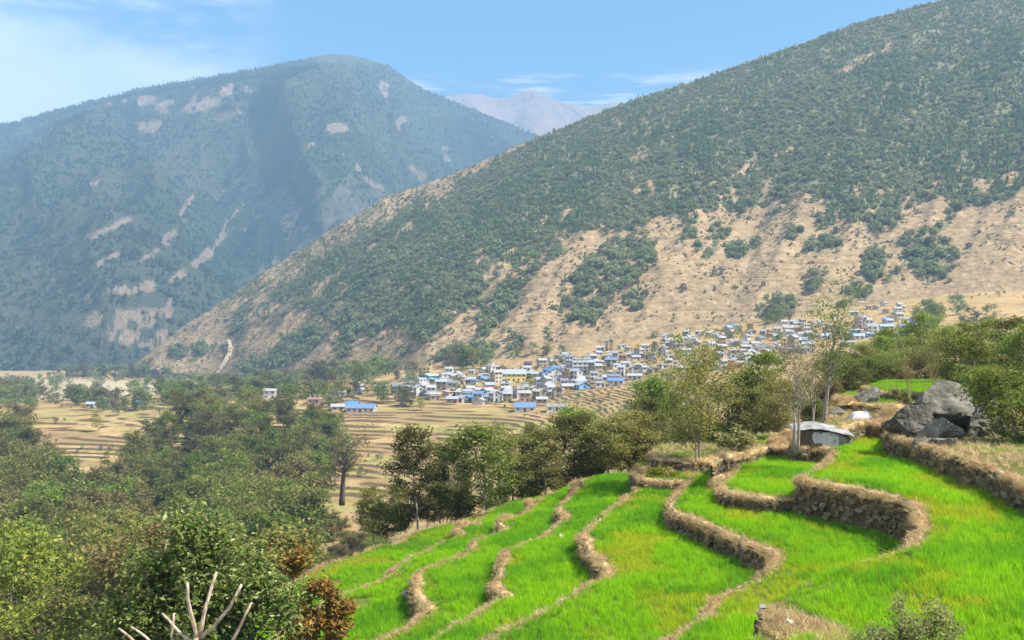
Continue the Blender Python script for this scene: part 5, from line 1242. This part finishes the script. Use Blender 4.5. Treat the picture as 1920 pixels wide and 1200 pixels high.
# heap under a tarp
def heap(name, loc, sx, sy, sz, seed, mat, label, parent=None):
    u = np.linspace(-1, 1, 26); uu, vv = np.meshgrid(u, u); rr_ = np.maximum(np.abs(uu), np.abs(vv)) * .55 + np.hypot(uu, vv) * .45
    Z_ = sst(1.02, .35, rr_) * (.65 + .7 * fbm(uu * 2 + seed, vv * 2, 3, seed)) + .12 * (fbm(uu * 6, vv * 6, 2, seed + 1) - .5) * sst(1.1, .8, rr_)
    o = link(name, mesh_np(name, np.stack([uu * sx, vv * sy, Z_ * sz - .03], -1), grid_faces(26, 26), True, [MAT[mat]]), parent); o.location = loc
    if label: tag(o, label, 'tarp')
    return o
hp = heap('tarp_heap', at(1611, 786, 66.0, .05), .80, .5, .50, 4, 'tarp_white', 'heap under a crumpled white and blue tarp on the straw plot')
heap('blue_sheet', (.30, .05, .22), .46, .36, .30, 9, 'tarp_blue', None, hp)
# haystack-like straw mounds on the terrace corners
def mound(x, y, D, r_, h_, label, seed):
    rg = np.random.default_rng(seed); p = at(x, y, D, .05); e = tag(empty('straw_mound', p), label, 'straw mound', 'straw mounds on the field corners')
    u = np.linspace(-1, 1, 20); uu, vv = np.meshgrid(u, u); q = np.hypot(uu, vv)
    Z_ = h_ * np.sqrt(np.clip(1 - q ** 2, 0, 1)) * (.75 + .5 * fbm(uu * 2 + seed, vv * 2, 3, seed)) - .06
    link('straw_core', mesh_np('straw_core', np.stack([uu * r_, vv * r_, Z_], -1), grid_faces(20, 20), True, [MAT['lip']]), e)
    n = int(260 * r_); a = rg.uniform(0, 6.28, n); q = np.sqrt(rg.random(n)) * .95; hh = h_ * np.sqrt(1 - q ** 2)
    o = scatter('straw', np.stack([q * r_ * np.cos(a), q * r_ * np.sin(a), hh * .93], 1), np.stack([0 * a, q * 1.5 + .4, a], 1), rg.uniform(.6, 1.2, n), rg.integers(0, 5, n), straw_protos, e); tag(o, kind='stuff')
mound(950, 985, 61, .62, .62, 'straw topped bank end with a dark hollow beside the second lowest field', 1)
mound(868, 992, 63, .50, .50, 'straw covered hummock at the left end of the low fields', 2)
mound(893, 990, 63, .42, .34, 'small straw hummock right of the left hummock', 3)
mound(995, 948, 66, .40, .42, 'straw hummock at the foot of the alders', 4)
mound(1082, 912, 66, .42, .36, 'straw hummock at the top of the centre left bank', 5)
mound(1210, 888, 63.2, .42, .42, 'straw hummock at the left end of the narrow strip', 6)
mound(1254, 893, 62.1, .40, .40, 'straw hummock in the middle of the narrow strip bank', 7)
mound(1351, 926, 54.4, .75, .95, 'tall straw hummock right of the pollarded tree', 8)
mound(1478, 830, 64.4, .50, .85, 'straw stack left of the shed', 9)
mound(1458, 834, 63.3, .62, .5, 'straw hummock below the straw stack', 10)
mound(1682, 783, 65, 1.05, .85, 'large straw covered bank left of the large boulder', 11)
mound(1652, 796, 63.6, .45, .34, 'straw hummock on the rim above the topmost field', 12)
mound(1585, 755, 72, .7, .45, 'straw hummock left of the split boulder', 13)

# bushes with leaves large enough to see
def bush(name, x, y, D, zb, crown, n, leaf, mat, label, seed, stems=6, bmat='bark_pale', up=.4, trunk=0.0):
    """crown: list of (dx, dz, rx, rz) blobs in metres about the base"""
    r = np.random.default_rng(seed); base = np.array([(x - CX) / F * D, D, zb]); e = tag(empty(name, tuple(base)), label, 'bush' if name == 'bush' else 'tree')
    g = Geo(); W_ = np.array([c[2] * c[3] for c in crown]); W_ = W_ / W_.sum(); C = []
    tips = []
    for cx_, cz, rx, rz_ in crown:
        for _ in range(max(3, int(stems * rx * 1.6))):
            v = r.normal(size=3); v /= np.linalg.norm(v); q = r.uniform(.3, 1.0)
            tip = np.array([cx_ + v[0] * rx * q, v[1] * rx * q * .9, cz + v[2] * rz_ * q]); tips.append(tip)
            st = np.array([cx_ * .25 + r.normal() * .08, r.normal() * .08, trunk]); mid = st * .45 + tip * .55 + r.normal(size=3) * .12 * rx; mid[2] = max(mid[2], .2)
            ln = np.linalg.norm(tip - st); rr_ = .006 * ln + .005
            g.tube([st, mid, tip], [rr_ * 1.6, rr_, rr_ * .4], 5)
    tips = np.array(tips)
    if trunk: g.tube([(0, 0, -.4), (.05, .03, trunk * .5), (0, 0, trunk + .1)], [.16, .13, .10], 8)
    k = r.choice(len(tips), n); C = tips[k] + r.normal(size=(n, 3)) * np.mean([c[2] for c in crown]) * .20
    link('stem', g.mesh('stem', MAT[bmat], True), e); link('leaves', leaf_mesh('leaves', C, leaf, r, MAT[mat], up, .5, .35), e); return e
bush('broadleaf_tree', 370, 1200, 25, -11.5, [(.1, 6.65, .62, .45), (-.1, 6.1, 1.0, .7), (-1.15, 5.4, .95, .7), (.2, 5.3, 1.3, .9), (1.15, 5.3, .8, .6), (-.9, 4.5, 1.5, .9), (.8, 4.4, 1.3, .9), (1.6, 4.9, .7, .5), (-1.9, 4.5, .75, .6), (-1.4, 3.6, 1.4, .8), (.2, 3.5, 1.5, .8)], 16000, .155, 'ficus',
     'glossy green large-leaved tree in the bottom left foreground', 5, 6, 'bark_dark', .4, 3.2)
bush('bush', 592, 1200, 27, -10.6, [(.1, 3.7, .55, .45), (.45, 3.2, .5, .45), (-.25, 3.1, .66, .6), (.2, 2.5, .7, .5), (-.45, 4.3, .4, .4), (-.4, 2.3, .6, .5), (.0, 1.8, .7, .5)], 6500, .14, 'russet', 'russet brown leaved bush at the left edge of the wheat', 8, 5, 'bark_dark', .4, 1.4)
bush('bush', 1690, 1185, 22, -7.0, [(0, .6, .55, .45), (-.55, .4, .45, .35), (.55, .5, .55, .45), (.0, 1.15, .16, .32), (.7, 1.0, .2, .25), (1.1, .6, .6, .5), (-.2, .25, .8, .3)], 4200, .075, 'sage', 'sage coloured bush in the bottom right corner', 13, 10, 'bark_dark')
bush('bush', 1860, 1190, 20, -7.0, [(0, .5, .7, .45), (.6, .4, .6, .4)], 1800, .06, 'sage', 'sage coloured bush beyond the bottom right corner', 17, 10, 'bark_dark')
bush('bush', 1385, 862, 60, -7.6, [(0, .9, .95, .75), (-.7, .8, .6, .6), (.6, .7, .6, .5)], 1500, .19, 'sage', 'pale leaved bush on the stony plot left of the shed', 19, 6)
bush('bush', 1240, 878, 62, -9.1, [(0, .2, .8, .30), (.7, .15, .5, .22)], 1500, .15, 'alder_yellow', 'bright green low bush on the strip below the pollarded tree', 23, 6)
bush('bush', 1694, 752, 66, -5.3, [(0, .6, .6, .55), (.4, .4, .45, .4)], 900, .20, 'sage', 'pale leafy bush left of the large boulder top', 29, 6)
bush('bush', 1092, 1060, 45.5, -10.5, [(0, .5, .16, .5)], 160, .09, 'sage', 'spindly grey shrub against the centre field bank', 31, 9)
# pollard with bare white branches, in front of the big leafy tree
def pollard():
    D = 20.5; e = tag(empty('pollarded_tree', at(375, 1560, D)), 'pale bare pollard branches in front of the glossy leaved tree', 'tree')
    b = np.array(at(375, 1560, D))
    def br(nm, pts, r0, r1):
        P_ = [np.array(at(x, y, D + dz)) - b for x, y, dz in pts]; n = len(P_); rg = random.Random(len(pts) + int(pts[0][0]))
        Q = []; 
        for i in range(n - 1):
            for t in (0, .5): Q.append(P_[i] + (P_[i + 1] - P_[i]) * t + np.array([rg.uniform(-.012, .012), 0, rg.uniform(-.01, .01)]))
        Q.append(P_[-1]); m = len(Q)
        g = Geo(); g.tube(Q, [r0 + (r1 - r0) * i / (m - 1) for i in range(m)], 8); link(nm, g.mesh(nm, MAT['bark_bare'], True), e)
    br('trunk', [(375, 1560, 0), (380, 1400, .1), (372, 1280, 0), (370, 1195, 0)], .16, .07)
    br('branch', [(372, 1200, 0), (362, 1165, 0), (352, 1120, -.1), (351, 1092, -.1)], .045, .030)
    br('branch', [(373, 1195, 0), (380, 1160, 0), (393, 1110, .1), (406, 1072, .2)], .045, .026)
    br('branch', [(376, 1195, 0), (400, 1175, -.1), (430, 1140, -.2), (453, 1096, -.3)], .045, .026)
    br('branch', [(368, 1205, 0), (340, 1190, .1), (318, 1165, .2), (304, 1150, .3)], .035, .022)
    br('branch', [(374, 1290, 0), (420, 1235, -.2), (448, 1180, -.3), (472, 1130, -.4)], .040, .022)
    br('branch', [(372, 1320, 0), (335, 1240, .3), (322, 1190, .4), (326, 1150, .4)], .040, .022)
    br('branch', [(372, 1340, 0), (300, 1260, .3), (250, 1200, .4), (222, 1178, .4)], .036, .020)
    br('branch', [(372, 1330, 0), (320, 1240, -.2), (275, 1195, -.3), (245, 1175, -.3)], .034, .020)
pollard()

# dry grass over the plots around the boulders
q_ = []; rg = np.random.default_rng(21)
for key in ('U0', 'U1', 'K2', 'K1', 'B2'):
    P_ = POLY[key]; x0, y0 = P_.min(0); x1, y1 = P_.max(0); y1 = min(y1, 110); x1 = min(x1, 52); n = int((x1 - x0) * (y1 - y0) * 14); a = rg.uniform(x0, x1, n); b = rg.uniform(y0, y1, n)
    m = inside(a, b, P_) & (fbm(a / 2.2, b / 2.2, 3, 88) > .36)
    for k2 in FIELDS:
        if LEV[k2] > LEV[key] + .05: m &= ~inside(a, b, POLY[k2])
    q_.append(np.stack([a[m], b[m], np.full(m.sum(), LEV[key] - .01)], 1))
n = 9000; D_ = np.exp(rg.uniform(math.log(74), math.log(150), n)); x_ = rg.uniform(620, 2000, n); X_, Z_, _ = terr(x_, D_); q_.append(np.stack([X_, D_, Z_], 1))
q_ = np.vstack(q_); n = len(q_); far_ = np.clip(q_[:, 1] / 70, 1, 2)
dg = scatter('dry_grass', q_, np.stack([rg.normal(0, .4, n), rg.normal(0, .4, n), rg.uniform(0, 6.28, n)], 1), rg.uniform(.7, 1.5, n) * far_, rg.integers(0, 7, n), straw_protos)
tag(dg, 'dry grass over the plots around the boulders and under the alders', 'grass', kind='stuff')
